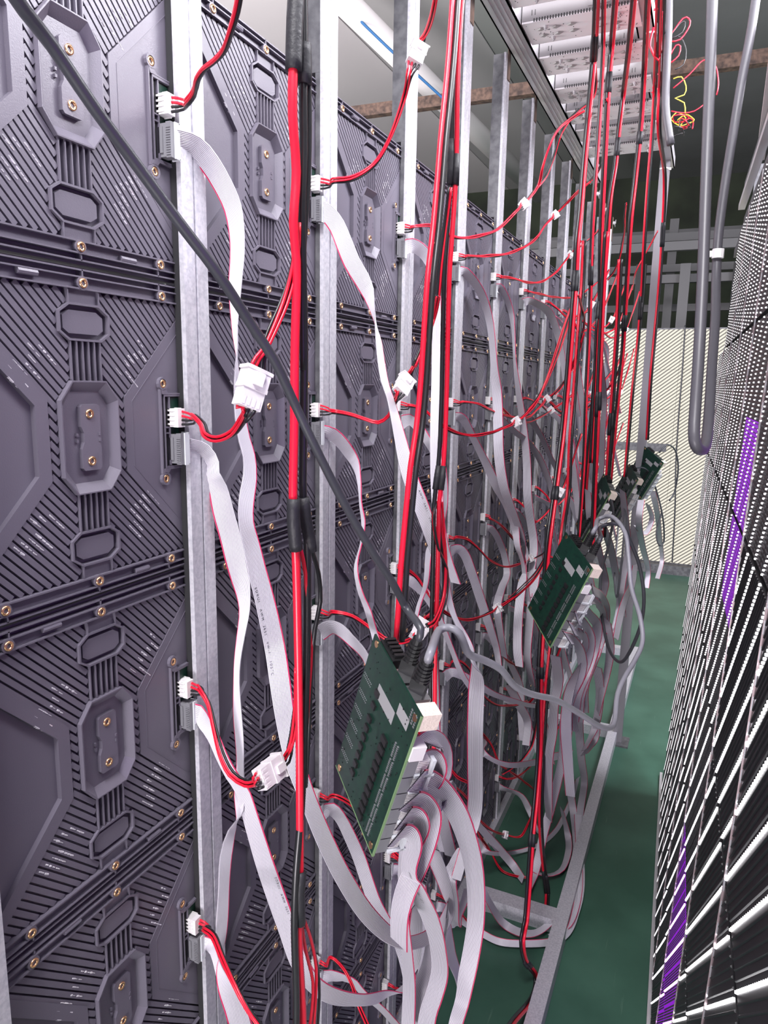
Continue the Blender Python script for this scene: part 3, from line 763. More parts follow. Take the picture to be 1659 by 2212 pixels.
def trunk(pts, name_lab, joints=(), r=.0028, gap=1.0, redside=1, rel_n=True, x0=-.25, cat='cable', twin=True, ret=False):
    Cn = path(pts, x0, .012)
    for i in range(len(Cn)):                 # keep clear under the power supplies
        h = Cn[i, 2]-CAMH
        if h > .60: Cn[i] = CAM+(Cn[i]-CAM)*(.60/h)
    t = thing('power_harness', Cn[0], name_lab, cat, 'red and black power harnesses')
    T = np.gradient(Cn, axis=0); T /= np.linalg.norm(T, axis=1)[:, None]
    V = Cn-CAM; V /= np.linalg.norm(V, axis=1)[:, None]; N = np.cross(T, V); N /= np.linalg.norm(N, axis=1)[:, None]
    z = Cn[:, 2]
    for col, sd in (('red', redside), ('black', -redside)):
        if not twin and col == 'black': continue
        Q = Cn+N*(sd*r*gap); m = MB(); m.tube(Q, r, 8); part(col+'_wire', m, M[col], t, True)
        for (py0, py1) in joints:
            # joint between two heights given as seen pixel rows along this path
            PYs = 1106-F_PX*((Q-CAM)@UP)/((Q-CAM)@FW)
            k = np.where((PYs >= py0) & (PYs <= py1))[0]
            if len(k) < 2: continue
            k = np.arange(k[0], k[-1]+1); rr = np.full(len(k), r*1.45); rr[0] = r*1.1; 
            m = MB(); m.tube(Q[k], rr, 8); part('heat_shrink', m, M['shrink'], t, True)
    return (t, Cn) if ret else t
def strands(t, pts, cols=('red', 'red', 'black', 'black'), r=.0013, x0=-.25):
    wires(path(pts, x0), t, r, ends=(False, False), cols=cols)

# ---------------------------------------------------------------- nearest harness (first bundle)
def tube1(pts, r, m, name, parent, x0=-.25, n=8, step=.01):
    P = path(pts, x0, step); mb_ = MB(); mb_.tube(P, r, n); return part(name, mb_, M[m], parent, True), P
t = thing('power_harness', atx(640, 20, -.25), 'thick red and black harness hanging nearest the camera, with black heat-shrink joints', 'cable', 'red and black power harnesses')
X = -.25
tube1([(640, -700, X), (640, -120), (640, 0), (636, 80), (633, 150), (632, 250), (640, 370), (634, 480), (640, 560), (640, 640), (637, 760), (636, 900), (634, 1000), (633, 1085), (636, 1150), (640, 1220), (644, 1400), (647, 1600), (648, 1800), (648, 1890), (645, 1960), (646, 2050), (652, 2150), (655, 2260), (655, 2700, X)], .0030, 'red', 'red_wire', t)
tube1([(652, -700, X), (652, -120), (655, 0), (656, 90), (655, 200), (656, 330), (652, 450), (654, 600), (657, 760), (655, 950), (655, 1080), (663, 1140), (664, 1250), (663, 1400), (657, 1600), (650, 1760), (640, 1880), (636, 2000), (640, 2150), (640, 2260), (642, 2700, X)], .0028, 'black', 'black_wire', t, x0=X)
tube1([(664, 130, X), (667, 250), (664, 400), (656, 520), (652, 620), (655, 800, X)], .0022, 'black', 'black_wire', t)
tube1([(655, 1130, X), (674, 1190), (688, 1240), (692, 1300), (680, 1360), (672, 1450), (668, 1560), (660, 1700, X-.02)], .0018, 'black', 'black_wire', t)
tube1([(648, 1180, X), (660, 1240), (664, 1330), (672, 1400), (668, 1480), (660, 1600, X)], .0015, 'red', 'red_wire', t)
for a in ([(640, -110), (640, -20), (637, 40), (635, 105), (634, 152)], [(655, 95), (656, 130), (657, 182)]):
    tube1([(*p, X) for p in a], .0052, 'shrink', 'heat_shrink', t)
for a in ([(634, 1078), (634, 1120), (637, 1160), (640, 1188)], [(655, 1075), (660, 1120), (668, 1160), (672, 1190)], [(650, 1883), (646, 1930), (648, 1995)]):
    tube1([(*p, X+.001) for p in a], .0046, 'shrink', 'heat_shrink', t)
tube1([(650, 1990, X), (662, 2060), (676, 2120), (674, 2180), (664, 2250, X)], .0014, 'red', 'red_wire', t)
tube1([(656, 1985, X), (672, 2030), (683, 2090), (682, 2150), (676, 2250, X)], .0014, 'red', 'red_wire', t)
tube1([(668, 2010, X), (686, 2090), (690, 2150), (684, 2250, X)], .0012, 'black', 'black_wire', t)
# second bundle: a pair crossing down to the first board and a pair beside it
t, _ = trunk([(994, -300, -.25), (988, -60), (983, 10), (976, 110), (968, 200), (958, 300), (950, 400), (941, 500), (930, 600), (922, 720), (915, 830), (905, 930), (893, 1010), (882, 1120), (873, 1220), (868, 1300), (862, 1385, -.235)], 'long red and black pair running down to the large green board', redside=-1, r=.0027, ret=True)
t, _ = trunk([(1000, -300, -.25), (996, -60), (988, 60), (982, 200), (981, 300), (978, 400), (970, 520), (965, 600), (962, 720), (960, 830), (956, 950), (950, 1030), (943, 1090), (941, 1200), (938, 1320), (935, 1420), (934, 1560), (932, 1640, -.25)], 'red and black harness beside the long pair, jointed twice with heat shrink', joints=[(300, 408), (1000, 1085)], r=.0026, ret=True)
strands(t, [(972, 405, -.25), (964, 480), (952, 570), (944, 650), (932, 700), (915, 745), (896, 790, -.27)], ('red', 'red', 'black', 'black'))
strands(t, [(950, 1085, -.25), (955, 1150), (962, 1220), (958, 1290), (940, 1340), (925, 1352, -.24)], ('red', 'red', 'black', 'black'))
strands(t, [(945, 1085, -.25), (938, 1120), (948, 1180), (968, 1230), (966, 1290), (950, 1340, -.24)], ('black', 'red'))
# the bundles farther along: traced pairs
B3 = [
 ([(1291, -60, -.25), (1287, 40), (1282, 130), (1272, 240), (1263, 340), (1255, 440), (1247, 520), (1243, 600), (1237, 680), (1226, 820), (1216, 930), (1206, 1010), (1197, 1080), (1184, 1180), (1175, 1290), (1170, 1380), (1167, 1440), (1166, 1520), (1165, 1620), (1158, 1720), (1150, 1800), (1143, 1900), (1136, 1990), (1128, 2030, -.225), (1135, 2075), (1158, 2110), (1150, 2155), (1110, 2205), (1080, 2250, -.21)],
  'red and black harness ending in a loop over the floor, behind the second board', [(60, 135), (570, 640), (1040, 1092), (1425, 1475), (1785, 1832), (2075, 2090)], 1),
 ([(1305, -60, -.22), (1302, 120), (1292, 300), (1282, 440), (1277, 560), (1274, 680), (1266, 860), (1262, 980), (1256, 1080), (1250, 1160, -.22)], 'slim red and black pair just right of the looped harness', [(560, 620)], 1),
 ([(1334, -60, -.21), (1322, 90), (1313, 200), (1308, 300), (1302, 420), (1298, 520), (1296, 650), (1290, 720), (1284, 860), (1277, 1000, -.21)], 'red and black pair with its joint in front of the second power supply', [(155, 215), (650, 700)], 1),
 ([(1374, -60, -.21), (1360, 90), (1348, 190), (1338, 270), (1330, 350), (1318, 430), (1308, 560), (1298, 650), (1290, 760), (1278, 900), (1268, 1010), (1262, 1100, -.23)], 'red and black pair bowing left below its long heat-shrink joint', [(290, 345), (640, 695)], 1),
 ([(1402, -60, -.16), (1396, 60), (1390, 180), (1384, 270), (1374, 370), (1362, 480), (1356, 580), (1350, 680), (1345, 760), (1335, 860), (1325, 960), (1318, 1040, -.19)], 'red and black pair hanging left of the slim grey upright', [(275, 318), (675, 715)], 1),
 ([(1424, -60, -.15), (1416, 160), (1408, 300), (1400, 400), (1392, 520), (1386, 640), (1378, 740), (1366, 850), (1357, 950), (1350, 1030, -.16)], 'red and black pair hanging close to the slim grey upright', [(640, 700)], -1),
 ([(1434, -60, -.14), (1428, 150), (1424, 280), (1436, 380), (1432, 500), (1424, 620), (1414, 730), (1405, 830), (1398, 950, -.14)], 'outermost red and black pair looping over the upright', [(470, 540)], -1),
 ([(1262, 520, -.28), (1258, 620), (1250, 720), (1240, 860), (1232, 960), (1228, 1060), (1215, 1150), (1205, 1260), (1196, 1350), (1188, 1420), (1180, 1500), (1172, 1640), (1168, 1780), (1176, 1880), (1182, 1930), (1178, 1990, -.24)], 'lower red and black harness in front of the second green board', [(1880, 1935)], -1),
 ([(1310, 500, -.2), (1302, 640), (1296, 780), (1291, 900), (1285, 1040), (1279, 1180), (1272, 1240, -.2)], 'thin red and black pair against the striped screen', [(840, 900)], 1),
 ([(1340, 560, -.19), (1334, 700), (1326, 820), (1318, 940), (1310, 1060), (1304, 1160, -.19)], 'thin red and black pair against the striped screen, ending near the rearmost board', [(890, 940)], -1)]
RF = [.0030, .0020, .0026, .0026, .0026, .0022, .0026, .0030, .0028, .0028]
TR = []
for (p, lab, j, rs_), rr_ in zip(B3, RF):
    t, Cn = trunk(p, lab, j, r=rr_, redside=rs_, ret=True); TR.append(t)
strands(TR[0], [(1284, 130, -.25), (1288, 180), (1278, 215), (1252, 238), (1228, 262), (1210, 292), (1196, 340), (1180, 380), (1160, 405, -.34)])
strands(TR[2], [(1310, 215, -.21), (1312, 270), (1308, 330), (1292, 370), (1270, 395), (1248, 415), (1225, 440, -.37)])
strands(TR[0], [(1241, 640, -.27), (1230, 690), (1212, 745), (1192, 800), (1168, 850), (1140, 885, -.33)], ('red', 'red', 'black'))
strands(TR[0], [(1250, 640, -.26), (1262, 690), (1256, 740), (1240, 790), (1214, 835), (1198, 852, -.33)], ('red', 'red', 'black'))
strands(TR[0], [(1198, 1085, -.27), (1190, 1150), (1176, 1190), (1155, 1205, -.3)], ('red', 'black'))
strands(TR[0], [(1168, 1470, -.26), (1160, 1530), (1158, 1570), (1148, 1610), (1128, 1640), (1105, 1660), (1085, 1672, -.35)], ('red', 'red', 'black', 'black'))
strands(TR[0], [(1186, 1190, -.27), (1160, 1235), (1130, 1265), (1096, 1298, -.34)], ('red', 'black', 'black'))
strands(TR[3], [(1330, 345, -.22), (1318, 400), (1308, 460), (1290, 500), (1262, 525), (1244, 540, -.38)], ('red', 'black'))
strands(TR[3], [(1352, 440, -.22), (1346, 520), (1330, 580), (1312, 605, -.3)], ('red', 'red', 'black'))
strands(TR[4], [(1420, 500, -.16), (1398, 540), (1372, 590), (1366, 625, -.26)], ('red', 'red'))
strands(TR[4], [(1350, 715, -.19), (1340, 790), (1318, 835), (1290, 860), (1270, 880, -.33)], ('red', 'red', 'black'))

# ---------------------------------------------------------------- module leads, traced
lead(0, 0, [(402, 222), (418, 200), (424, 172), (440, 148), (462, 132), (484, 108), (498, 70), (512, 20), (524, -60, -.27)])
lead(0, 1, [(416, 898), (434, 915), (444, 938), (470, 948), (502, 936), (524, 905), (532, 886, -.27)], (534, 872, 553, 806, -.262), [(570, 760), (588, 715), (612, 655), (628, 600), (638, 545), (642, 480, -.25)], roll=.5)
lead(0, 2, [(430, 1485), (450, 1520), (462, 1575), (476, 1630), (498, 1672), (530, 1692), (552, 1690, -.30)], (560, 1686, 606, 1650, -.275), [(630, 1600), (640, 1520), (644, 1440, -.25)], roll=.4)
lead(0, 3, [(440, 2005), (462, 2022), (482, 2070), (504, 2120), (534, 2180), (575, 2240), (620, 2330, -.27)])
lead(0, 4, [(470, 2470), (520, 2540, -.3)])
lead(1, 0, [(720, 390), (755, 386), (788, 370), (815, 345), (838, 305), (858, 255), (876, 200), (885, 160, -.31)], (889, 150, 912, 84, -.308), [(926, 52), (938, 10), (950, -60, -.26)], roll=.15)
lead(1, 1, [(720, 888), (755, 894), (790, 905), (818, 912), (840, 898), (852, 870, -.32)], (858, 858, 886, 806, -.305), [(905, 765), (918, 730), (934, 690), (944, 640, -.25)], roll=.4)
lead(1, 2, [(720, 1322), (760, 1330), (800, 1355), (838, 1382), (870, 1388), (895, 1380, -.28)], (898, 1378, 918, 1344, -.27), [(932, 1325), (944, 1300, -.25)])
lead(1, 3, [(720, 1718), (750, 1732), (790, 1765), (830, 1810), (850, 1840), (880, 1865, -.32)])
lead(1, 4, [(715, 2068), (742, 2092), (762, 2130), (775, 2170), (800, 2230, -.33)])
lead(2, 0, [(890, 489), (930, 488), (960, 502), (990, 513), (1030, 511), (1070, 498), (1098, 474), (1110, 462, -.35)], (1112, 460, 1150, 424, -.345), [(1162, 400), (1172, 360), (1186, 318), (1204, 282), (1228, 260), (1262, 240, -.27)])
lead(2, 1, [(885, 875), (915, 884), (945, 912), (985, 934), (1025, 940), (1062, 934), (1086, 925, -.34)], (1092, 924, 1136, 900, -.335), [(1158, 870), (1180, 820), (1200, 760), (1220, 700), (1240, 645, -.27)])
lead(2, 2, [(872, 1226), (900, 1246), (922, 1278), (946, 1310), (975, 1330), (1010, 1338), (1045, 1330, -.35)], (1052, 1327, 1096, 1303, -.345), [(1118, 1285), (1150, 1255), (1176, 1215), (1190, 1170, -.27)])
lead(2, 3, [(868, 1556), (895, 1575), (925, 1600), (960, 1640), (985, 1675), (1010, 1690, -.34)])
lead(2, 4, [(865, 1860), (890, 1890), (920, 1930, -.36)])
lead(2, 5, [(862, 2136), (885, 2152), (905, 2180, -.36)])
lead(3, 0, [(1010, 553), (1050, 553), (1090, 549), (1130, 535), (1160, 512), (1178, 486, -.37)], (1181, 480, 1216, 450, -.365), [(1232, 430), (1250, 412), (1275, 392, -.27)])
lead(3, 1, [(1000, 868), (1030, 872), (1060, 886), (1100, 900), (1140, 902), (1160, 885, -.37)], (1164, 878, 1198, 848, -.36), [(1208, 838, -.33), (1232, 800), (1262, 720, -.26)])
lead(3, 2, [(985, 1160), (1010, 1166), (1035, 1186), (1060, 1212), (1090, 1224), (1118, 1220, -.36)], (1126, 1218, 1164, 1196, -.35))
lead(3, 3, [(978, 1428), (1000, 1432), (1025, 1462), (1042, 1500), (1072, 1522), (1110, 1524), (1140, 1515, -.34)])
lead(3, 4, [(965, 1692), (990, 1705), (1020, 1740), (1040, 1776), (1068, 1796, -.36)], (1072, 1798, 1108, 1808, -.36), [(1125, 1806), (1145, 1770), (1152, 1740, -.28)])
lead(3, 5, [(955, 1937), (985, 1960), (1010, 1990), (1040, 2020, -.36)])
lead(4, 0, [(1085, 598), (1115, 603), (1145, 611), (1175, 606), (1200, 588), (1216, 570, -.38)], (1219, 566, 1244, 536, -.375), [(1255, 520, -.34)])
lead(4, 1, [(1070, 866), (1088, 884), (1110, 905), (1140, 912), (1165, 902, -.38)], (1172, 900, 1206, 874, -.37), [(1218, 868), (1240, 850, -.33)])
lead(4, 2, [(1058, 1120), (1080, 1132), (1104, 1158), (1122, 1180, -.38)])
lead(4, 3, [(1050, 1358), (1068, 1378), (1090, 1420), (1118, 1440, -.38)])
lead(4, 4, [(1040, 1582), (1062, 1610), (1080, 1650), (1105, 1668), (1135, 1690), (1165, 1715, -.35)])
lead(4, 5, [(1030, 1795), (1060, 1840), (1085, 1880), (1125, 1895, -.36)], (1128, 1894, 1158, 1902, -.35))
lead(5, 0, [(1145, 630), (1170, 636), (1200, 642), (1240, 642), (1270, 625), (1296, 606, -.38)], (1298, 604, 1322, 590, -.37))
lead(5, 1, [(1135, 860), (1165, 872), (1195, 896), (1225, 892), (1258, 868, -.38)], (1262, 864, 1290, 840, -.37))
for c, r in [(5, 2), (5, 3), (5, 4), (5, 5), (6, 0), (6, 1), (6, 2), (6, 3), (7, 0), (7, 1), (7, 2), (7, 3), (8, 0), (8, 1), (8, 2), (9, 0), (9, 1), (9, 2), (10, 0), (10, 1)]:
    s = sock(c, r); q = random.Random(c*10+r); dz = q.uniform(.02, .06); y1 = q.uniform(.10, .22)
    up = q.uniform(.05, .16)
    P_ = [s, s+[.012, .002, 0], s+[.03, .03, -dz*.4], s+[.05, y1*.5, -dz], s+[.08, y1, -dz*.4], s+[.09, y1+.02, 0]]
    t = thing('power_lead', s, 'red and black power lead plugged into module of %s row, %s column' % (ORD[r+1], ORD[c+2]), 'cable', 'power leads of the display modules')
    plugtip(c, r, t); wires(smooth(P_, .012), t, .0013, seg=5)
    a = P_[-1]; d = np.array([.25, .5, .75]); d /= np.linalg.norm(d); house(a, a+d*.026, t)
    wires(smooth([a+d*.026, a+d*.045, a+d*.045+np.array([.03, .03, up])], .012), t, .0013, seg=5, ends=(False, False))

# ---------------------------------------------------------------- green receiving boards
BOARDS = {}
def board(Cc, e1, e2, label, cols=6):
    Cc = np.array(Cc)+CAM; e1 = np.array(e1)/np.linalg.norm(e1); e2 = np.array(e2); e2 -= e1*(e1@e2); e2 /= np.linalg.norm(e2)
    nv = np.cross(e1, e2)
    if nv@(Cc-CAM) > 0: nv = -nv
    Wd, Ht = .092, .145
    def q(a, b, h=0): return Cc+e1*(a-.5)*Wd-e2*(b-.5)*Ht+nv*h
    def blk(m, a0, a1, b0, b1, h0, h1):
        m.obox(q((a0+a1)/2, (b0+b1)/2, (h0+h1)/2), e1*(a1-a0)/2*Wd, e2*(b1-b0)/2*Ht, nv*(h1-h0)/2)
    t = thing('receiving_board', q(.5, 1), label, 'circuit board', 'green receiving boards hung among the cables')
    m = MB(); blk(m, 0, 1, 0, 1, -.0008, .0008); sub = part('circuit_board', m, M['pcb'], t)
    m = MB(); blk(m, .992, 1.003, 0, 1, -.0009, .0009); blk(m, 0, 1, .994, 1.003, -.0009, .0009); part('board_edge', m, M['pcbedge'], sub)
    for (a0, a1, b0, b1) in ((.31, .66, .18, .262), (.68, .88, .10, .17)):
        m = MB(); blk(m, a0, a1, b0, b1, .0008, .0010); part('grey_patch', m, M['silk'], sub)
    for k in range(10):
        b = .36+k*.062; m = MB(); blk(m, .60, .70, b, b+.038, .0008, .0028); part('chip', m, M['chip'], sub)
    for k in range(9):
        b = .22+k*.085 if k < 2 else .40+(k-2)*.068
        m = MB(); blk(m, .30, .37, b, b+.034, .0008, .0026); part('chip', m, M['chip'], sub)
    m = MB(); r3 = random.Random(4)
    for k in range(90):
        a, b = r3.uniform(.05, .95), r3.uniform(.03, .97); s_ = r3.uniform(.003, .008); blk(m, a, a+s_*1.6, b, b+s_, .0008, .0013)
    part('small_components', m, M['chip'], sub, kind='stuff')
    m = MB()
    for g in range(cols):
        for k in range(8):
            for a in (.80, .845): blk(m, a, a+.018, .29+g*.113+k*.0125, .29+g*.113+k*.0125+.005, .0008, .0018)
    for g in range(6):
        for k in range(8):
            for b in (.25, .27): blk(m, .03+k*.022, .03+k*.022+.010, b+g*.115, b+g*.115+.004, .0008, .0014)
    for k in range(5):
        for a in (.86, .90, .94): blk(m, a, a+.02, .03+k*.016, .03+k*.016+.008, .0008, .0012)
    part('solder_pins', m, M['pin'], sub, kind='stuff')
    for (a, b) in ((.08, .03), (.93, .05), (.08, .965), (.93, .965)):
        m = MB(); m.cyl(q(a, b, .0007), q(a, b, .0012), .0030, 12); part('mounting_hole', m, M['brass'], sub)
    # back side: jacks, terminal block, relay block, flat cable sockets
    m = MB(); blk(m, .10, .38, -.01, .10, -.014, -.0008)
    for k in range(5): blk(m, .115+k*.052, .145+k*.052, -.03, .02, -.012, -.003)
    part('terminal_block', m, M['chip'], t)
    for a in (.46, .66):
        m = MB(); blk(m, a, a+.17, .0, .14, -.0145, -.0008); part('network_jack', m, M['shiny'], t)
    m = MB(); blk(m, .86, 1.0, .0, .10, -.016, -.0008); part('relay_block', m, M['kraft'], t)
    m = MB(); blk(m, .90, 1.02, .20, .29, -.012, -.0008); part('white_socket', m, M['white'], t)
    out = []
    for g in range(cols):
        b0 = .30+g*.113
        m = MB(); blk(m, .90, 1.01, b0, b0+.105, -.010, -.0008); s_ = part('flat_cable_socket', m, M['grey'], t)
        m = MB(); blk(m, .90, 1.0, b0+.004, b0+.101, -.020, -.010)
        for k in range(8): blk(m, 1.0, 1.008, b0+.008+k*.0118, b0+.014+k*.0118, -.019, -.011)
        part('socket_plug', m, M['header'], s_)
        m = MB(); blk(m, 1.0, 1.03, b0+.09, b0+.107, -.026, -.010); blk(m, .97, 1.03, b0-.002, b0+.107, -.024, -.021); part('latch', m, M['clear'], s_)
        out.append(q(.985, b0+.05, -.022))
    return dict(t=t, q=q, e1=e1, e2=e2, nv=nv, out=out)
b1 = board((-.2136, .4707, -.28), (.691, -.6436, -.329), (.3121, -.1448, .9389), 'largest green circuit board, hanging tilted in front of the second bay')
b2 = board((-.1727, 1.0279, -.2957), (.5519, -.7497, -.3652), (.3767, -.1665, .9112), 'second green circuit board, hanging behind a red cable in mid aisle')
b3 = board((-.1616, 2.4, -.27), (.6917, -.5278, -.4929), (.4215, -.2591, .869), 'farthest green circuit board, hanging before the striped screen')
b4 = board(aty(1280, 1100, 1.66)-CAM, (.30, -.89, -.34), (.40, -.17, .90), 'dark edge-on green circuit board just behind the second board')
b5 = board(aty(1343, 1066, 2.05)-CAM, (.36, -.86, -.36), (.38, -.2, .90), 'small green circuit board left of the farthest board')

# ---------------------------------------------------------------- network cables
def netcable(P, r, m, label, boots=(), n=10):
    P = smooth(np.array(P), .008)
    t = thing('network_cable', P[0], label, 'cable')
    mb_ = MB(); mb_.tube(P, r, n); part('sheath', mb_, M[m], t, True)
    for (a, b) in boots:                     # ribbed strain boot and plug: from cable side a to jack b
        d = (b-a); L = np.linalg.norm(d); d = d/L
        mb_ = MB(); mb_.cyl(a-d*.004, a+d*L*.62, r*1.25, 12, r*1.75)
        for k in range(5): mb_.cyl(a+d*L*(.04+.12*k), a+d*L*(.10+.12*k), r*1.75+k*.0001, 12)
        bt = part('strain_boot', mb_, M['chip'], t)
        e = np.cross(d, [0, 1, 0]); e /= np.linalg.norm(e); g = np.cross(d, e)
        mb_ = MB(); mb_.obox(a+d*L*.82, d*L*.2, e*.0058, g*.0042); part('plug', mb_, M['chip'], t)
    return t
def Zp(*a): return [atz(px, py, z) for px, py, z in a]
j1, j2 = b1['q'](.50, 0, -.008), b1['q'](.72, 0, -.008)
A1 = j1+b1['e2']*.028; A2 = j2+b1['e2']*.026
netcable(Zp((-150, -260, .23), (10, -40, .26), (52, 22, .27), (112, 98, .285), (205, 235, .305), (292, 352, .325), (385, 478, .345), (470, 590, .365), (545, 705, .39), (592, 778, .405), (640, 880, .425), (682, 968, .44), (742, 1085, .465), (800, 1185, .49), (850, 1262, .515), (876, 1312, .54))+[A1+b1['e2']*.012, A1], .0029, 'catd', 'thick black network cable running diagonally down to the largest green board', [(A1, j1)])
j3, j4 = b2['q'](.50, 0, -.008), b2['q'](.72, 0, -.008); A3 = j3+b2['e2']*.028; A4 = j4+b2['e2']*.026
g = Zp((948, 1362, .56), (972, 1356, .56), (992, 1368, .56), (1004, 1395, .57), (1014, 1414, .58), (1045, 1426, .60), (1082, 1446, .62), (1112, 1482, .65), (1150, 1500, .68), (1200, 1512, .72), (1250, 1540, .76), (1292, 1567, .80), (1318, 1572, .83), (1328, 1555, .85), (1334, 1500, .88), (1350, 1462, .90), (1372, 1425, .93), (1388, 1385, .95), (1382, 1330, .97), (1364, 1270, 1.0), (1358, 1205, 1.02), (1350, 1150, 1.04), (1322, 1116, 1.07), (1292, 1122, 1.09))
netcable([A2, A2+b1['e2']*.010]+g+[A3+b2['e2']*.012, A3], .0032, 'cat', 'pale grey network cable sagging between the largest and the second board', [(A2, j2), (A3, j3)])
g = Zp((1296, 1140, 1.09), (1322, 1131, 1.09), (1346, 1140, 1.10), (1366, 1180, 1.12), (1382, 1225, 1.14), (1391, 1290, 1.16), (1384, 1350, 1.2), (1362, 1405, 1.25), (1342, 1430, 1.3), (1322, 1415, 1.35), (1308, 1375, 1.4), (1297, 1300, 1.45), (1299, 1235, 1.5), (1314, 1180, 1.6), (1325, 1110, 1.7), (1314, 1066, 1.75), (1298, 1062, 1.78))
netcable([A4, A4+b2['e2']*.010]+g, .0030, 'catd', 'dark network cable looping from the second board to the board behind it', [(A4, j4)])
netcable(Zp((1292, 1070, 1.8), (1312, 1058, 1.82), (1340, 1072, 1.85), (1350, 1110, 1.9), (1346, 1180, 1.95), (1340, 1240, 2.0), (1332, 1290, 2.05), (1328, 1230, 2.1), (1340, 1100, 2.2), (1352, 1030, 2.25), (1370, 1012, 2.3)), .0029, 'cat', 'grey network cable between the two dim boards in the middle distance')
netcable(Zp((1352, 1022, 2.2), (1374, 1010, 2.2), (1400, 1018, 2.25), (1418, 1060, 2.3), (1432, 1120, 2.35), (1434, 1170, 2.4), (1424, 1178, 2.4), (1418, 1150, 2.4), (1430, 1105, 2.4)), .0028, 'catd', 'dark network cable loop right of the farthest board, lower loop')
netcable(Zp((1424, 978, 2.45), (1440, 961, 2.45), (1458, 972, 2.5), (1465, 1010, 2.55), (1458, 1060, 2.6), (1446, 1082, 2.6)), .0028, 'catd', 'dark network cable loop right of the farthest board, upper loop')
netcable([aty(1480, 704, 4.965), aty(1480, 706, 4.943)]+[aty(a, b_, 4.942) for a, b_ in ((1479, 720), (1474, 800), (1466, 900), (1460, 1000), (1458, 1100), (1452, 1215))], .005, 'catd', 'thin dark cable hanging down in front of the striped screen')
# thick power cables on the right
def cable(P, r, m, label, extra=None):
    P = smooth(np.array(P), .012); t = thing('power_cable', P[0], label, 'cable')
    mb_ = MB(); mb_.tube(P, r, 14); part('sheath', mb_, M[m], t, True)
    return t
t = cable(Zp((1540, -50, .84), (1536, 100, .83), (1530, 260, .82), (1524, 430, .81), (1518, 600, .80), (1510, 760, .79), (1502, 880, .785), (1499, 935, .78), (1503, 962, .78), (1513, 972, .79), (1524, 962, .81), (1531, 900, .85), (1538, 790, .90), (1545, 690, .94), (1547, 600, .97), (1552, 510, .98), (1566, 400, .99), (1585, 280, 1.0), (1603, 170, 1.0), (1622, 70, 1.0), (1640, -50, 1.0)), .0062, 'power', 'thick dark power cable hanging in a long U at the right')
p = atz(1551, 548, .97); m = MB(); m.cyl(p-[0, 0, .006], p+[0, 0, .006], .0078, 12); m.obox(p+[-.008, 0, 0], (.006, 0, 0), (0, .003, 0), (0, 0, .004)); part('tape_collar', m, M['tie'], t, label='pale tape collar')
t = cable(Zp((1445, -50, 1.22), (1444, 60, 1.22), (1440, 150, 1.22), (1438, 230, 1.22), (1444, 280, 1.22), (1449, 312, 1.22)), .0066, 'power', 'grey sheathed cable cut open beside the right beam')
# wire tangle at the end of the right beam
r5 = random.Random(11)
def loose(P, col, label, r=.0014, z=1.75):
    P = smooth(np.array([atz(a, b, c if c else z) for a, b, c in P]), .01); t = thing('loose_wire', P[0], label, 'wire', 'loose wires at the right beam')
    m = MB(); m.tube(P, r, 6); part('wire', m, M[col], t, True)
loose([(1455, 190, 0), (1490, 160, 0), (1520, 130, 0), (1545, 140, 0), (1552, 180, 0), (1548, 205, 0)], 'red', 'red wire end looping widest to the right', z=1.5)
loose([(1455, 170, 0), (1472, 166, 0), (1482, 186, 0), (1478, 205, 0), (1458, 212, 0), (1478, 222, 0), (1480, 245, 0)], 'yellow', 'yellow wire bent in two curls')
loose([(1450, 240, 0), (1475, 244, 0), (1500, 240, 0), (1520, 226, 0)], 'red', 'red wire end pointing right above the tangle')
loose([(1450, 75, 1.3), (1475, 40, 1.3), (1488, 40, 1.3), (1490, 55, 1.3), (1470, 85, 1.3), (1448, 90, 1.3)], 'red', 'red wire loop highest beside the grey sheath')
loose([(1446, 80, 1.3), (1470, 50, 1.3), (1480, 48, 1.3), (1474, 70, 1.3), (1450, 84, 1.3)], 'black', 'black wire loop highest beside the grey sheath')
loose([(1448, 120, 1.4), (1460, 98, 1.4), (1470, 100, 1.4), (1466, 120, 1.4), (1450, 135, 1.4)], 'red', 'small red wire loop under the highest loop')
loose([(1450, 80, 1.5), (1470, 80, 1.5), (1482, 110, 1.5), (1476, 140, 1.5), (1458, 150, 1.5)], 'black', 'thin black wire arc beside the grey sheath')
loose([(1395, 40, 1.3), (1405, 25, 1.3), (1424, 20, 1.3), (1432, 40, 1.3), (1428, 100, 1.3), (1422, 130, 1.3), (1404, 100, 1.3), (1412, 60, 1.3)], 'red', 'red loop tied up at the end of the right beam', .002)
loose([(1410, 190, 1.5), (1418, 165, 1.5), (1424, 160, 1.5), (1422, 190, 1.5), (1408, 200, 1.5)], 'red', 'red loop under the cable tie')
for k in range(7):
    cx, cy = r5.uniform(1462, 1492), r5.uniform(245, 285); P = []
    for i in range(7):
        a = i*1.1+r5.random(); P.append((cx+r5.uniform(8, 20)*math.cos(a), cy+r5.uniform(6, 16)*math.sin(a), 1.75+r5.uniform(-.03, .03)))
    loose(P, ['red', 'black', 'yellow', 'red', 'black', 'red', 'yellow'][k], ['%s wire coil in the small tangle, %s of it' % (c_, w_) for c_, w_ in (('red', 'top left'), ('black', 'middle'), ('yellow', 'middle'), ('red', 'bottom'), ('black', 'lower right'), ('red', 'upper right'), ('yellow', 'lower left'))][k])
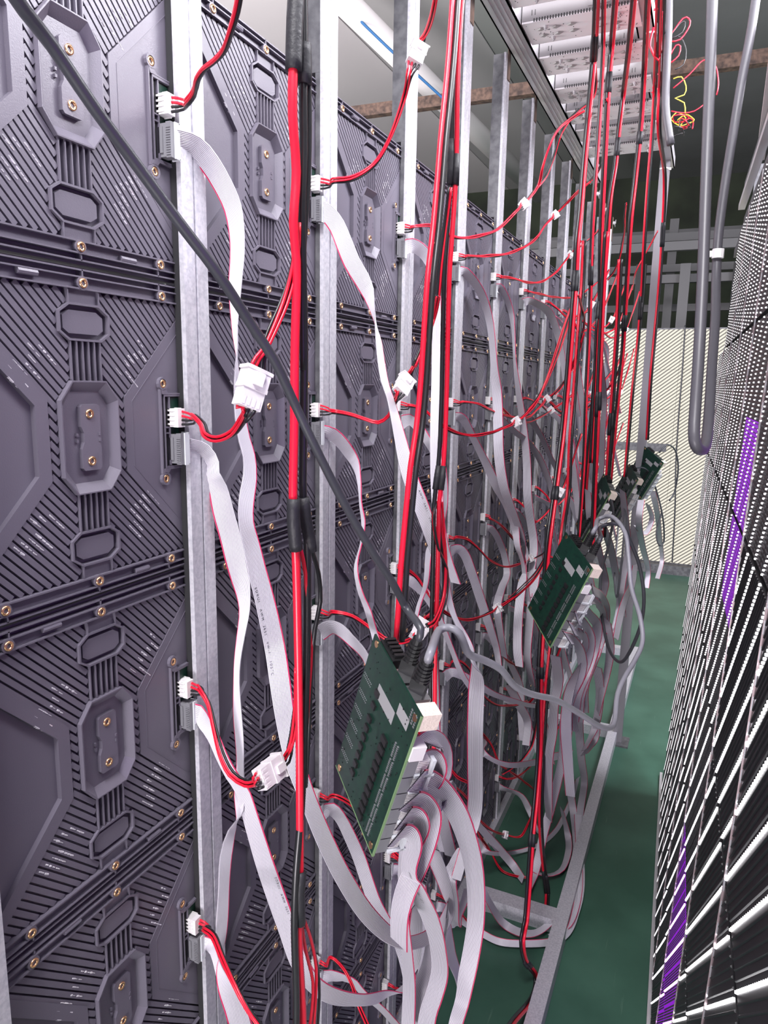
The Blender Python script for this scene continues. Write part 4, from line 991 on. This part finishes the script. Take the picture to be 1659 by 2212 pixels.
for (px, py, z) in ((1408, 73, 1.33), (1424, 162, 1.6), (1449, 365, 2.3)):
    p = atz(px, py, z) if py != 365 else atx(1436, 365, -.14); t = thing('cable_tie', p, 'white cable tie round the red and black wires, %s' % {73: 'top one', 162: 'middle one', 365: 'lowest one'}[py], 'cable tie', 'white cable ties')
    m = MB(); e = RT*.012; m.tube(np.array([p-e, p-e*.5+FW*-.004, p+FW*-.006, p+e*.5+FW*-.004, p+e]), .0018, 6); m.obox(p+e, RT*.003, UP*.0025, FW*.002); part('strap', m, M['tie'], t)
# cables over the roof left
for k, (P, r_, mm, lab) in enumerate([([(690, -60, 4.0), (760, 25, 4.1), (830, 95, 4.2), (900, 160, 4.3), (960, 215, 4.4)], .008, 'blue', 'blue wire running along the white roof pipe')]):
    loose(P, 'blue', lab, .008)

# ---------------------------------------------------------------- ribbon cables
def LB(c, r, more): return 'grey ribbon cable from %s row, %s column, %s' % (ORD[r+1], ORD[c+2], more)
TX = 'EDRUI   AWM  2651   VW-1   105°C'
ribbon([(420, 318, 50), (452, 352, 46), (480, 398, 44), (503, 450, 40), (512, 510, 32), (512, 560, 30), (509, 600, 30), (508, 640, 24), (508, 680, 17), (508, 715, 9), (512, 760, 5, -.37), (512, 800, -8), (514, 850, -16), (519, 900, -24), (528, 950, -25), (538, 985, -26), (540, 1030, -30), (532, 1085, -34), (532, 1130, -32), (544, 1180, -36), (555, 1230, -40), (568, 1280, -42), (582, 1340, -44), (596, 1410, -45, -.34), (606, 1480, -45), (618, 1560, -42), (636, 1640, -42), (663, 1719, -36), (700, 1810, -38), (742, 1895, -38), (790, 1970, -38), (840, 2018, -34), (885, 2035, -26), (925, 2024, -26), (952, 2002, -22), (966, 1965, -8, -.22)],
       LB(0, 0, 'the longest, printed'), 0, 0, rs=-1, text=(TX, .43, .62, .0034))
ribbon([(435, 976, 44), (455, 1003, 36), (457, 1024, 30), (470, 1052, 40), (482, 1105, 46), (496, 1156, 50), (508, 1206, 50), (520, 1257, 38), (528, 1315, 22), (520, 1375, 17), (513, 1426, 13), (511, 1470, 11), (513, 1540, 18), (517, 1600, 18), (519, 1660, 14), (517, 1725, 26), (516, 1765, 8), (500, 1800, -22), (488, 1850, -27), (484, 1914, -22), (481, 1969, -26), (478, 2024, -24), (477, 2060, -16), (480, 2097, 22), (492, 2140, 36), (508, 2180, 44), (530, 2260, 46, -.36)],
       LB(0, 1, 'wavy beside the first upright'), 0, 1, rs=-1)
ribbon([(430, 1542, 36), (444, 1565, 28), (462, 1595, 24), (482, 1640, 24), (504, 1680, 26), (525, 1712, 28), (546, 1780, 34), (570, 1859, 38), (595, 1932, 40), (621, 2005, 40), (647, 2079, 38), (680, 2127, 34), (725, 2153, 32), (778, 2160, 22), (830, 2152, 20), (866, 2140, -14, -.30), (888, 2100, 24), (896, 2045, 32), (898, 1995, 28), (900, 1950, 22, -.26)],
       LB(0, 2, 'sagging under the largest board'), 0, 2, rs=1, text=(TX, .20, .62, .0034))
ribbon([(450, 2040, 24), (468, 2060, 22), (480, 2100, 26), (500, 2160, 36), (525, 2220, 44), (550, 2280, 44, -.38)], LB(0, 3, 'running out at the bottom'), 0, 3, rs=1)
ribbon([(708, 462, 40), (728, 489, 36), (742, 523, 38), (760, 567, 44), (780, 601, 38), (797, 635, 26), (805, 665, 9), (811, 692, 5), (817, 726, -11), (824, 784, -15), (832, 828, -15), (844, 862, -14), (854, 902, -19), (866, 953, -26), (878, 1004, -32), (893, 1050, -34), (912, 1098, -34), (930, 1150, -30), (950, 1210, -28), (968, 1290, -16), (985, 1340, -10), (1006, 1380, -14), (1022, 1420, -16, -.22), (1030, 1450, 24), (1028, 1510, 38), (1026, 1583, 40), (1026, 1657, 40), (1026, 1730, 38), (1020, 1780, 30), (1005, 1830, 22), (985, 1900, 22, -.24)],
       LB(1, 0, 'hanging straight and wide beside the largest board'), 1, 0, rs=-1, text=(TX, .34, -.45, .0032))
ribbon([(716, 938, 28), (738, 956, 26), (760, 987, 25), (771, 1010, 13), (777, 1048, 7), (779, 1088, 4), (785, 1129, 8), (782, 1166, 4), (769, 1223, 6), (777, 1274, 9), (793, 1314, 13), (806, 1358, 14), (818, 1400, 16, -.33)], LB(1, 1, 'thin and twisted towards the largest board'), 1, 1, rs=1)
ribbon([(712, 1356, 30), (735, 1362, 28), (760, 1384, 22), (782, 1408, 16), (800, 1440, 18, -.30)], LB(1, 2, 'slipping behind the largest board'), 1, 2, rs=-1)
ribbon([(716, 1748, 26), (736, 1768, 24), (752, 1798, 26), (775, 1850, 28), (792, 1900, 28), (810, 1950, 28), (835, 1995, 26), (862, 2035, 26), (880, 2090, 30), (890, 2160, 32), (895, 2240, 32, -.32)], LB(1, 3, 'pale, below the largest board'), 1, 3, rs=1)
ribbon([(712, 2108, 20), (735, 2112, 16), (760, 2120, 12), (790, 2150, 12), (830, 2185, 12), (870, 2230, 14, -.36)], LB(1, 4, 'short and thin at the bottom'), 1, 4)
ribbon([(890, 530, 30), (915, 545, 26), (935, 580, 22), (942, 640, 20), (944, 720, 22), (944, 820, 24), (942, 940, 26), (944, 1060, 26), (950, 1130, 22), (965, 1200, 18), (985, 1260, 18, -.30)], LB(2, 0, 'falling behind the long red pair'), 2, 0)
ribbon([(885, 906, 24), (905, 925, 22), (925, 955, 16), (950, 1000, 22), (956, 1080, 24), (948, 1150, 14), (928, 1190, 12), (920, 1260, 10), (905, 1310, 8), (895, 1360, 6, -.28)], LB(2, 1, 'curling to the network plugs'), 2, 1)
ribbon([(880, 1252, 22), (905, 1268, 24), (928, 1295, 20), (950, 1340, 14), (975, 1400, 10), (1000, 1460, 12), (1040, 1520, 8, -.33)], LB(2, 2, 'behind the second red pair'), 2, 2)
ribbon([(875, 1580, 22), (905, 1620, 20), (925, 1690, 22), (940, 1760, 22), (960, 1840, 22, -.35)], LB(2, 3, 'tucked behind the largest board'), 2, 3)
ribbon([(862, 1880, 20), (885, 1920, 18), (905, 1980, 24), (915, 2060, 26), (912, 2150, 28), (905, 2240, 28, -.36)], LB(2, 4, 'dropping to the floor'), 2, 4)
ribbon([(1002, 588, 20), (1022, 606, 19), (1042, 640, 18), (1057, 690, 16), (1064, 746, 14), (1068, 798, 16), (1074, 858, 25), (1076, 917, 26), (1078, 985, 24), (1088, 1050, 20), (1104, 1096, 17), (1126, 1156, 12), (1138, 1200, -8), (1128, 1260, 18), (1120, 1330, 22), (1118, 1400, 22), (1122, 1440, 16, -.33)], LB(3, 0, 'twisting down past six rows'), 3, 0)
ribbon([(1000, 906, 18), (1028, 957, 15), (1052, 1005, 18), (1072, 1048, 20), (1095, 1088, 22), (1112, 1136, 17), (1118, 1180, 12), (1130, 1220, 8), (1140, 1300, 14, -.34)], LB(3, 1, 'slanting to the right'), 3, 1)
ribbon([(990, 1186, 20), (1005, 1200, 20), (1022, 1245, 20), (1040, 1300, 20), (1055, 1345, 18), (1072, 1400, 14), (1078, 1440, 12, -.36)], LB(3, 2, 'dark, slanting below the second row'), 3, 2)
ribbon([(975, 1452, 20), (1000, 1460, 18), (1030, 1478, 16), (1068, 1500, 12), (1110, 1514, 10), (1150, 1524, 9), (1190, 1524, 8), (1222, 1516, 7), (1240, 1500, 6, -.26)], LB(3, 3, 'bridging across to the right group'), 3, 3)
ribbon([(970, 1718, 18), (1005, 1750, 16), (1040, 1790, 16), (1075, 1830, 18), (1105, 1865, 18), (1130, 1900, 14, -.33)], LB(3, 4, 'low over the inner floor rail'), 3, 4)
ribbon([(962, 1962, 18), (1000, 1990, 14), (1040, 2015, 14), (1080, 2034, 14), (1131, 2038, 14), (1191, 2034, 14), (1226, 2014, 13), (1244, 1967, 16), (1254, 1907, 20), (1252, 1827, 22), (1248, 1760, 20, -.22)], LB(3, 5, 'sweeping lowest above the floor'), 3, 5)
ribbon([(1078, 620, 14), (1092, 640, 13), (1104, 675, 11), (1109, 718, 7), (1112, 778, 6), (1119, 838, 12), (1130, 917, 15), (1138, 997, 17), (1140, 1076, 19), (1148, 1136, 22), (1153, 1175, 20), (1150, 1230, 12), (1140, 1290, 18, -.34)], LB(4, 0, 'wavy with a wide lower part'), 4, 0)
ribbon([(1070, 890, 14), (1090, 912, 12), (1115, 935, 12), (1145, 960, 12), (1170, 1000, 14), (1192, 1060, 12), (1205, 1120, 12, -.34)], LB(4, 1, 'crossing to the mid aisle'), 4, 1)
ribbon([(1058, 1142, 15), (1072, 1156, 14), (1088, 1195, 14), (1095, 1238, 14), (1084, 1270, 16), (1074, 1310, 18), (1080, 1360, 14), (1090, 1420, 12, -.37)], LB(4, 2, 'curving back under itself'), 4, 2)
ribbon([(1052, 1375, 14), (1075, 1400, 12), (1100, 1430, 12), (1122, 1480, 16), (1126, 1540, 20), (1130, 1600, 16, -.36)], LB(4, 3, 'bunched near the fourth row'), 4, 3)
ribbon([(1045, 1605, 12), (1048, 1630, 9), (1099, 1652, 11), (1159, 1646, 13), (1200, 1634, 15), (1236, 1628, 14, -.24)], LB(4, 4, 'bridging low to the right group'), 4, 4)
ribbon([(1036, 1820, 12), (1050, 1840, 9), (1099, 1843, 8), (1159, 1827, 8), (1199, 1796, 9), (1222, 1755, 9), (1238, 1716, 8), (1248, 1680, 7, -.24)], LB(4, 5, 'rising thinly from the bottom row'), 4, 5)
ribbon([(1140, 650, 15), (1160, 656, 15), (1186, 675, 17), (1205, 722, 15), (1217, 786, 12), (1224, 858, 12), (1230, 937, 15), (1236, 997, 15), (1244, 1060, 14), (1250, 1120, 10, -.30)], LB(5, 0, 'arching over and hanging down'), 5, 0)
ribbon([(1125, 885, 12), (1145, 905, 13), (1170, 945, 11), (1190, 989, 10), (1210, 1030, 12), (1222, 1080, 12, -.36)], LB(5, 1, 'slanting behind the looped harness'), 5, 1)
ribbon([(1115, 1105, 12), (1135, 1130, 12), (1160, 1180, 14), (1168, 1240, 14, -.38)], LB(5, 2, 'short, behind the second board'), 5, 2)

# cables leaving the first board
def off(b, k, a=0): return b['out'][k]
ribbon([off_ for off_ in []]+[(922, 1606, 44, -.165), (940, 1598, 40), (958, 1612, 30), (966, 1640, 20), (960, 1675, 30), (948, 1700, 36), (956, 1740, 18), (966, 1690, -12), (976, 1712, -14, -.18)], 'grey ribbon cable curling out of the topmost socket of the largest board', x0=-.165, sg=-1)
ribbon([(912, 1652, 40, -.165), (932, 1640, 34), (946, 1658, 26), (940, 1680, 36), (928, 1692, 44, -.175)], 'grey ribbon cable folded tightly at the second socket of the largest board', x0=-.165)
ribbon([(899, 1686, 50, -.165), (929, 1692, 56), (960, 1716, 50), (988, 1757, 47), (1006, 1802, 46), (1020, 1852, 47), (1027, 1900, 49), (1029, 1950, 50), (1027, 2000, 50), (1018, 2060, 44), (1006, 2120, 36), (998, 2165, 30), (985, 2210, 30), (975, 2260, 30, -.20)], 'wide pale ribbon cable arching from the third socket of the largest board', x0=-.165, rs=1)
ribbon([(885, 1730, 48, -.165), (912, 1738, 52), (928, 1762, 52), (924, 1800, 50), (912, 1840, 49), (896, 1880, 49), (878, 1920, 46), (866, 1960, 42), (862, 2000, 38), (862, 2040, 36, -.21)], 'dark-shaded ribbon cable falling from the fourth socket of the largest board', x0=-.165, rs=1)
ribbon([(872, 1768, 46, -.165), (895, 1768, 44), (905, 1786, 40), (895, 1815, 40), (884, 1850, 36), (880, 1900, 26, -.20)], 'ribbon cable folded at the fifth socket of the largest board', x0=-.165)
ribbon([(858, 1805, 44, -.17), (880, 1806, 42), (890, 1830, 34), (885, 1880, 30), (905, 1930, 34), (930, 1985, 36), (945, 2040, 34), (950, 2100, 38), (938, 2150, 42), (925, 2190, 44), (915, 2260, 44, -.23)], 'printed brown-grey ribbon cable from the lowest socket of the largest board', x0=-.17, rs=1, text=(TX, .12, 0, .0034))
ribbon([(930, 1830, 30, -.22), (945, 1870, 32), (962, 1920, 26), (972, 1965, 16), (968, 2010, -12), (974, 2060, -24), (990, 2110, -14), (992, 2160, 8), (985, 2250, 16, -.24)], 'pale ribbon cable twisting behind the wide pale one', rs=-1)
ribbon([(1000, 1830, 20, -.25), (985, 1870, 34), (970, 1900, 34), (978, 1950, 24), (985, 2000, 10), (1000, 1960, -14), (1010, 1920, -16, -.25)], 'ribbon cable turned back behind the wide pale one')
ribbon([(905, 1900, 26, -.24), (915, 1960, 24), (930, 2020, 20), (925, 2080, 26), (905, 2150, 30), (900, 2250, 30, -.26)], 'ribbon cable hanging between the dark-shaded and the printed ones')
ribbon([(872, 1840, 18, -.23), (870, 1900, 20), (874, 1980, 18), (880, 2060, 24), (884, 2140, 28), (880, 2250, 30, -.26)], 'leftmost narrow ribbon cable under the largest board')
ribbon([(935, 1420, 26, -.26), (936, 1500, 28), (938, 1570, 26), (945, 1650, 22), (955, 1760, 26), (975, 1850, 26, -.28)], 'ribbon cable passing behind the relay block of the largest board', rs=1)

# cables leaving the second board
s2 = [(1280, 1274), (1268, 1293), (1257, 1313), (1245, 1335), (1234, 1357), (1224, 1377)]
W2 = [('topmost', [(1300, 1290, 14), (1309, 1317, 16), (1304, 1353, 20), (1288, 1398, 22), (1272, 1440, 20), (1262, 1490, 18), (1262, 1540, 20)]),
      ('second', [(1286, 1300, 14), (1302, 1325, 14), (1300, 1370, 22), (1284, 1420, 24), (1266, 1465, 22), (1254, 1510, 16), (1250, 1560, 24)]),
      ('third', [(1275, 1330, 18), (1290, 1355, 22), (1284, 1400, 26), (1268, 1450, 24), (1250, 1500, 14), (1240, 1560, 20)]),
      ('fourth', [(1262, 1350, 18), (1274, 1380, 24), (1270, 1420, 24), (1252, 1470, 16), (1232, 1520, 12), (1226, 1580, 20)]),
      ('fifth', [(1248, 1366, 16), (1262, 1380, 16), (1262, 1410, 14), (1246, 1450, -14), (1228, 1500, -18), (1222, 1570, -24), (1226, 1640, -24), (1232, 1720, -20)]),
      ('lowest', [(1240, 1386, 18), (1254, 1410, 20), (1258, 1440, 20), (1250, 1470, 20), (1236, 1500, 16), (1234, 1530, -12), (1240, 1580, -20)])]
for i, (nm, pp) in enumerate(W2):
    ribbon([(s2[i][0], s2[i][1], 18, -.135)]+[(a, b, w_) for a, b, w_ in pp[:-1]]+[(*pp[-1], -.19)], 'ribbon cable curving from the %s socket of the second board' % nm, x0=-.135, fine=False, sg=-1)
G = [
 ([(1250, 1540, 22, -.2), (1252, 1590, 28), (1256, 1640, 30), (1262, 1690, 26), (1254, 1750, 16), (1250, 1800, 18), (1244, 1850, 16), (1234, 1907, 18), (1214, 1962, 14), (1171, 2008, 12), (1131, 2016, 16), (1087, 1994, 16), (1056, 1947, 13), (1040, 1910, 10, -.33)], 'widest pale ribbon cable in the right group, looping back above the floor'),
 ([(1218, 1560, 20, -.22), (1216, 1630, 26), (1204, 1690, 28), (1190, 1745, 27), (1176, 1795, 25), (1164, 1850, 20), (1155, 1890, 14), (1140, 1930, 8, -.3)], 'printed ribbon cable slanting down left in the right group'),
 ([(1200, 1417, 22, -.21), (1206, 1470, 22), (1198, 1520, 18), (1194, 1580, 20), (1186, 1636, 18), (1184, 1715, 18), (1186, 1770, 12, -.25)], 'ribbon cable hanging left in the right group, under the second board'),
 ([(1234, 1520, 18, -.24), (1226, 1600, 24), (1228, 1680, 24), (1238, 1750, 22), (1246, 1820, 20), (1250, 1900, 22), (1242, 1960, 18), (1226, 2000, 12), (1190, 2022, 10, -.28)], 'ribbon cable in the middle of the right group'),
 ([(1290, 1440, 18, -.16), (1296, 1490, 22), (1292, 1540, 22), (1282, 1580, 12), (1262, 1620, 8, -.2)], 'pale ribbon cable bulging right of the right group'),
 ([(1312, 1340, 14, -.14), (1318, 1400, 18), (1312, 1450, 14), (1300, 1500, 12), (1292, 1540, 8, -.17)], 'thin pale ribbon cable above the floor rail, farthest right of the group'),
 ([(1214, 1748, 6, -.24), (1226, 1800, 12), (1228, 1839, 14), (1213, 1879, 9), (1179, 1891, 6), (1150, 1880, 6, -.3)], 'small pale ribbon loop low in the right group'),
 ([(1290, 1560, 14, -.18), (1286, 1590, 18), (1278, 1608, 12), (1262, 1630, 8, -.2)], 'short ribbon tail beside the widest pale cable'),
 ([(1270, 1060, 12, -.22), (1275, 1120, 16), (1288, 1170, 16), (1300, 1215, 12), (1308, 1260, 14), (1296, 1310, 12, -.2)], 'ribbon cable curving behind the network plugs of the second board'),
 ([(1300, 1130, 14, -.2), (1318, 1180, 16), (1330, 1240, 16), (1338, 1300, 12), (1330, 1350, 14), (1316, 1390, 10, -.19)], 'pale ribbon cable right of the second board'),
 ([(1345, 1060, 12, -.17), (1350, 1110, 14), (1356, 1170, 12), (1350, 1230, 12), (1342, 1280, 14), (1346, 1330, 12, -.17)], 'ribbon cable under the small board'),
 ([(1385, 1080, 14, -.15), (1380, 1130, 16), (1388, 1180, 14), (1400, 1230, 10), (1396, 1270, 12, -.15)], 'ribbon cable falling left from the farthest board'),
 ([(1410, 1060, 12, -.13), (1420, 1110, 14), (1425, 1160, 16), (1430, 1210, 16), (1420, 1250, 10, -.13)], 'ribbon cable falling right from the farthest board'),
 ([(1400, 1090, 8, -.14), (1408, 1120, 10), (1396, 1150, 10), (1372, 1140, 8, -.16)], 'thin ribbon loop under the farthest board'),
 ([(1222, 700, 10, -.33), (1240, 760, 12), (1252, 830, 13), (1262, 900, 13), (1270, 980, 14), (1284, 1040, 12), (1296, 1100, 10, -.24)], 'pale ribbon cable slanting across the gap before the striped screen'),
 ([(1296, 740, 8, -.22), (1300, 800, 10), (1306, 860, 10), (1302, 930, 12), (1300, 1000, 12), (1296, 1060, 10, -.22)], 'narrow ribbon cable hanging in front of the striped screen'),
 ([(1255, 900, 12, -.3), (1262, 960, 14), (1272, 1020, 14), (1280, 1080, 12, -.26)], 'short ribbon cable left of the narrow hanging one'),
 ([(1160, 1230, 16, -.33), (1150, 1290, 18), (1144, 1350, 16), (1140, 1420, 14), (1150, 1480, 12, -.33)], 'ribbon cable left of the second board'),
 ([(1100, 1480, 18, -.35), (1120, 1520, 22), (1140, 1560, 20), (1136, 1610, 16, -.34)], 'crumpled pale ribbon cable behind the looped harness'),
 ([(1330, 1380, 12, -.14), (1340, 1330, 14), (1352, 1290, 12), (1366, 1260, 12), (1372, 1220, 10, -.13)], 'ribbon cable behind the sagging network cable'),
]
for P_, lab in G: ribbon(P_, lab, x0=P_[0][3], fine=len(P_) > 9 and P_[0][1] > 1400)
# more cables of the distant modules
for c, r in [(5, 3), (5, 4), (5, 5), (6, 0), (6, 1), (6, 2), (6, 3), (6, 4), (7, 0), (7, 1), (7, 2), (7, 3), (8, 0), (8, 1), (8, 2), (8, 3), (9, 0), (9, 1), (9, 2), (10, 0), (10, 1), (10, 2)]:
    s = sock(c, r, -.0155, .1015, .015); q = random.Random(c*31+r*7); dr = q.uniform(.20, .42); out = q.uniform(.06, .16); yy = q.uniform(.02, .10)
    P3_ = [s+[.012, 0, -.002], s+[.03+out*.2, yy*.3, -dr*.12], s+[out*.6, yy*.6, -dr*.4], s+[out*.8, yy*.8, -dr*.7], s+[out, yy, -dr]]
    P3_[-1][2] = max(P3_[-1][2], .05)
    pp = []
    for p in P3_:
        d = (p-CAM)@FW; px = 829.5+F_PX*((p-CAM)@RT)/d; py = 1106-F_PX*((p-CAM)@UP)/d
        pp.append((px, py, .02*F_PX/d*q.uniform(.35, .9), p[0]))
    ribbon(pp, LB(c, r, 'drooping in the distance'), c, r, fine=False)

# pipes and light strips under the roof, seen above the wall
def pipe(a, b, r, m, label, name='roof_pipe'):
    a, b = np.array(a), np.array(b); mb_ = MB(); mb_.cyl(a-(a+b)/2, b-(a+b)/2, r, 16)
    o = bpy.data.objects.new(name, mb_.mesh(name, m, True)); C.objects.link(o); o.location = (a+b)/2; return tag(o, label, 'pipe')
pw = mat('white_painted_pipe', (.80, .76, .76), .5)
pipe(atz(700, -40, 3.9), atz(1165, 420, 6.5), .075, pw, 'thick white pipe slanting under the roof')
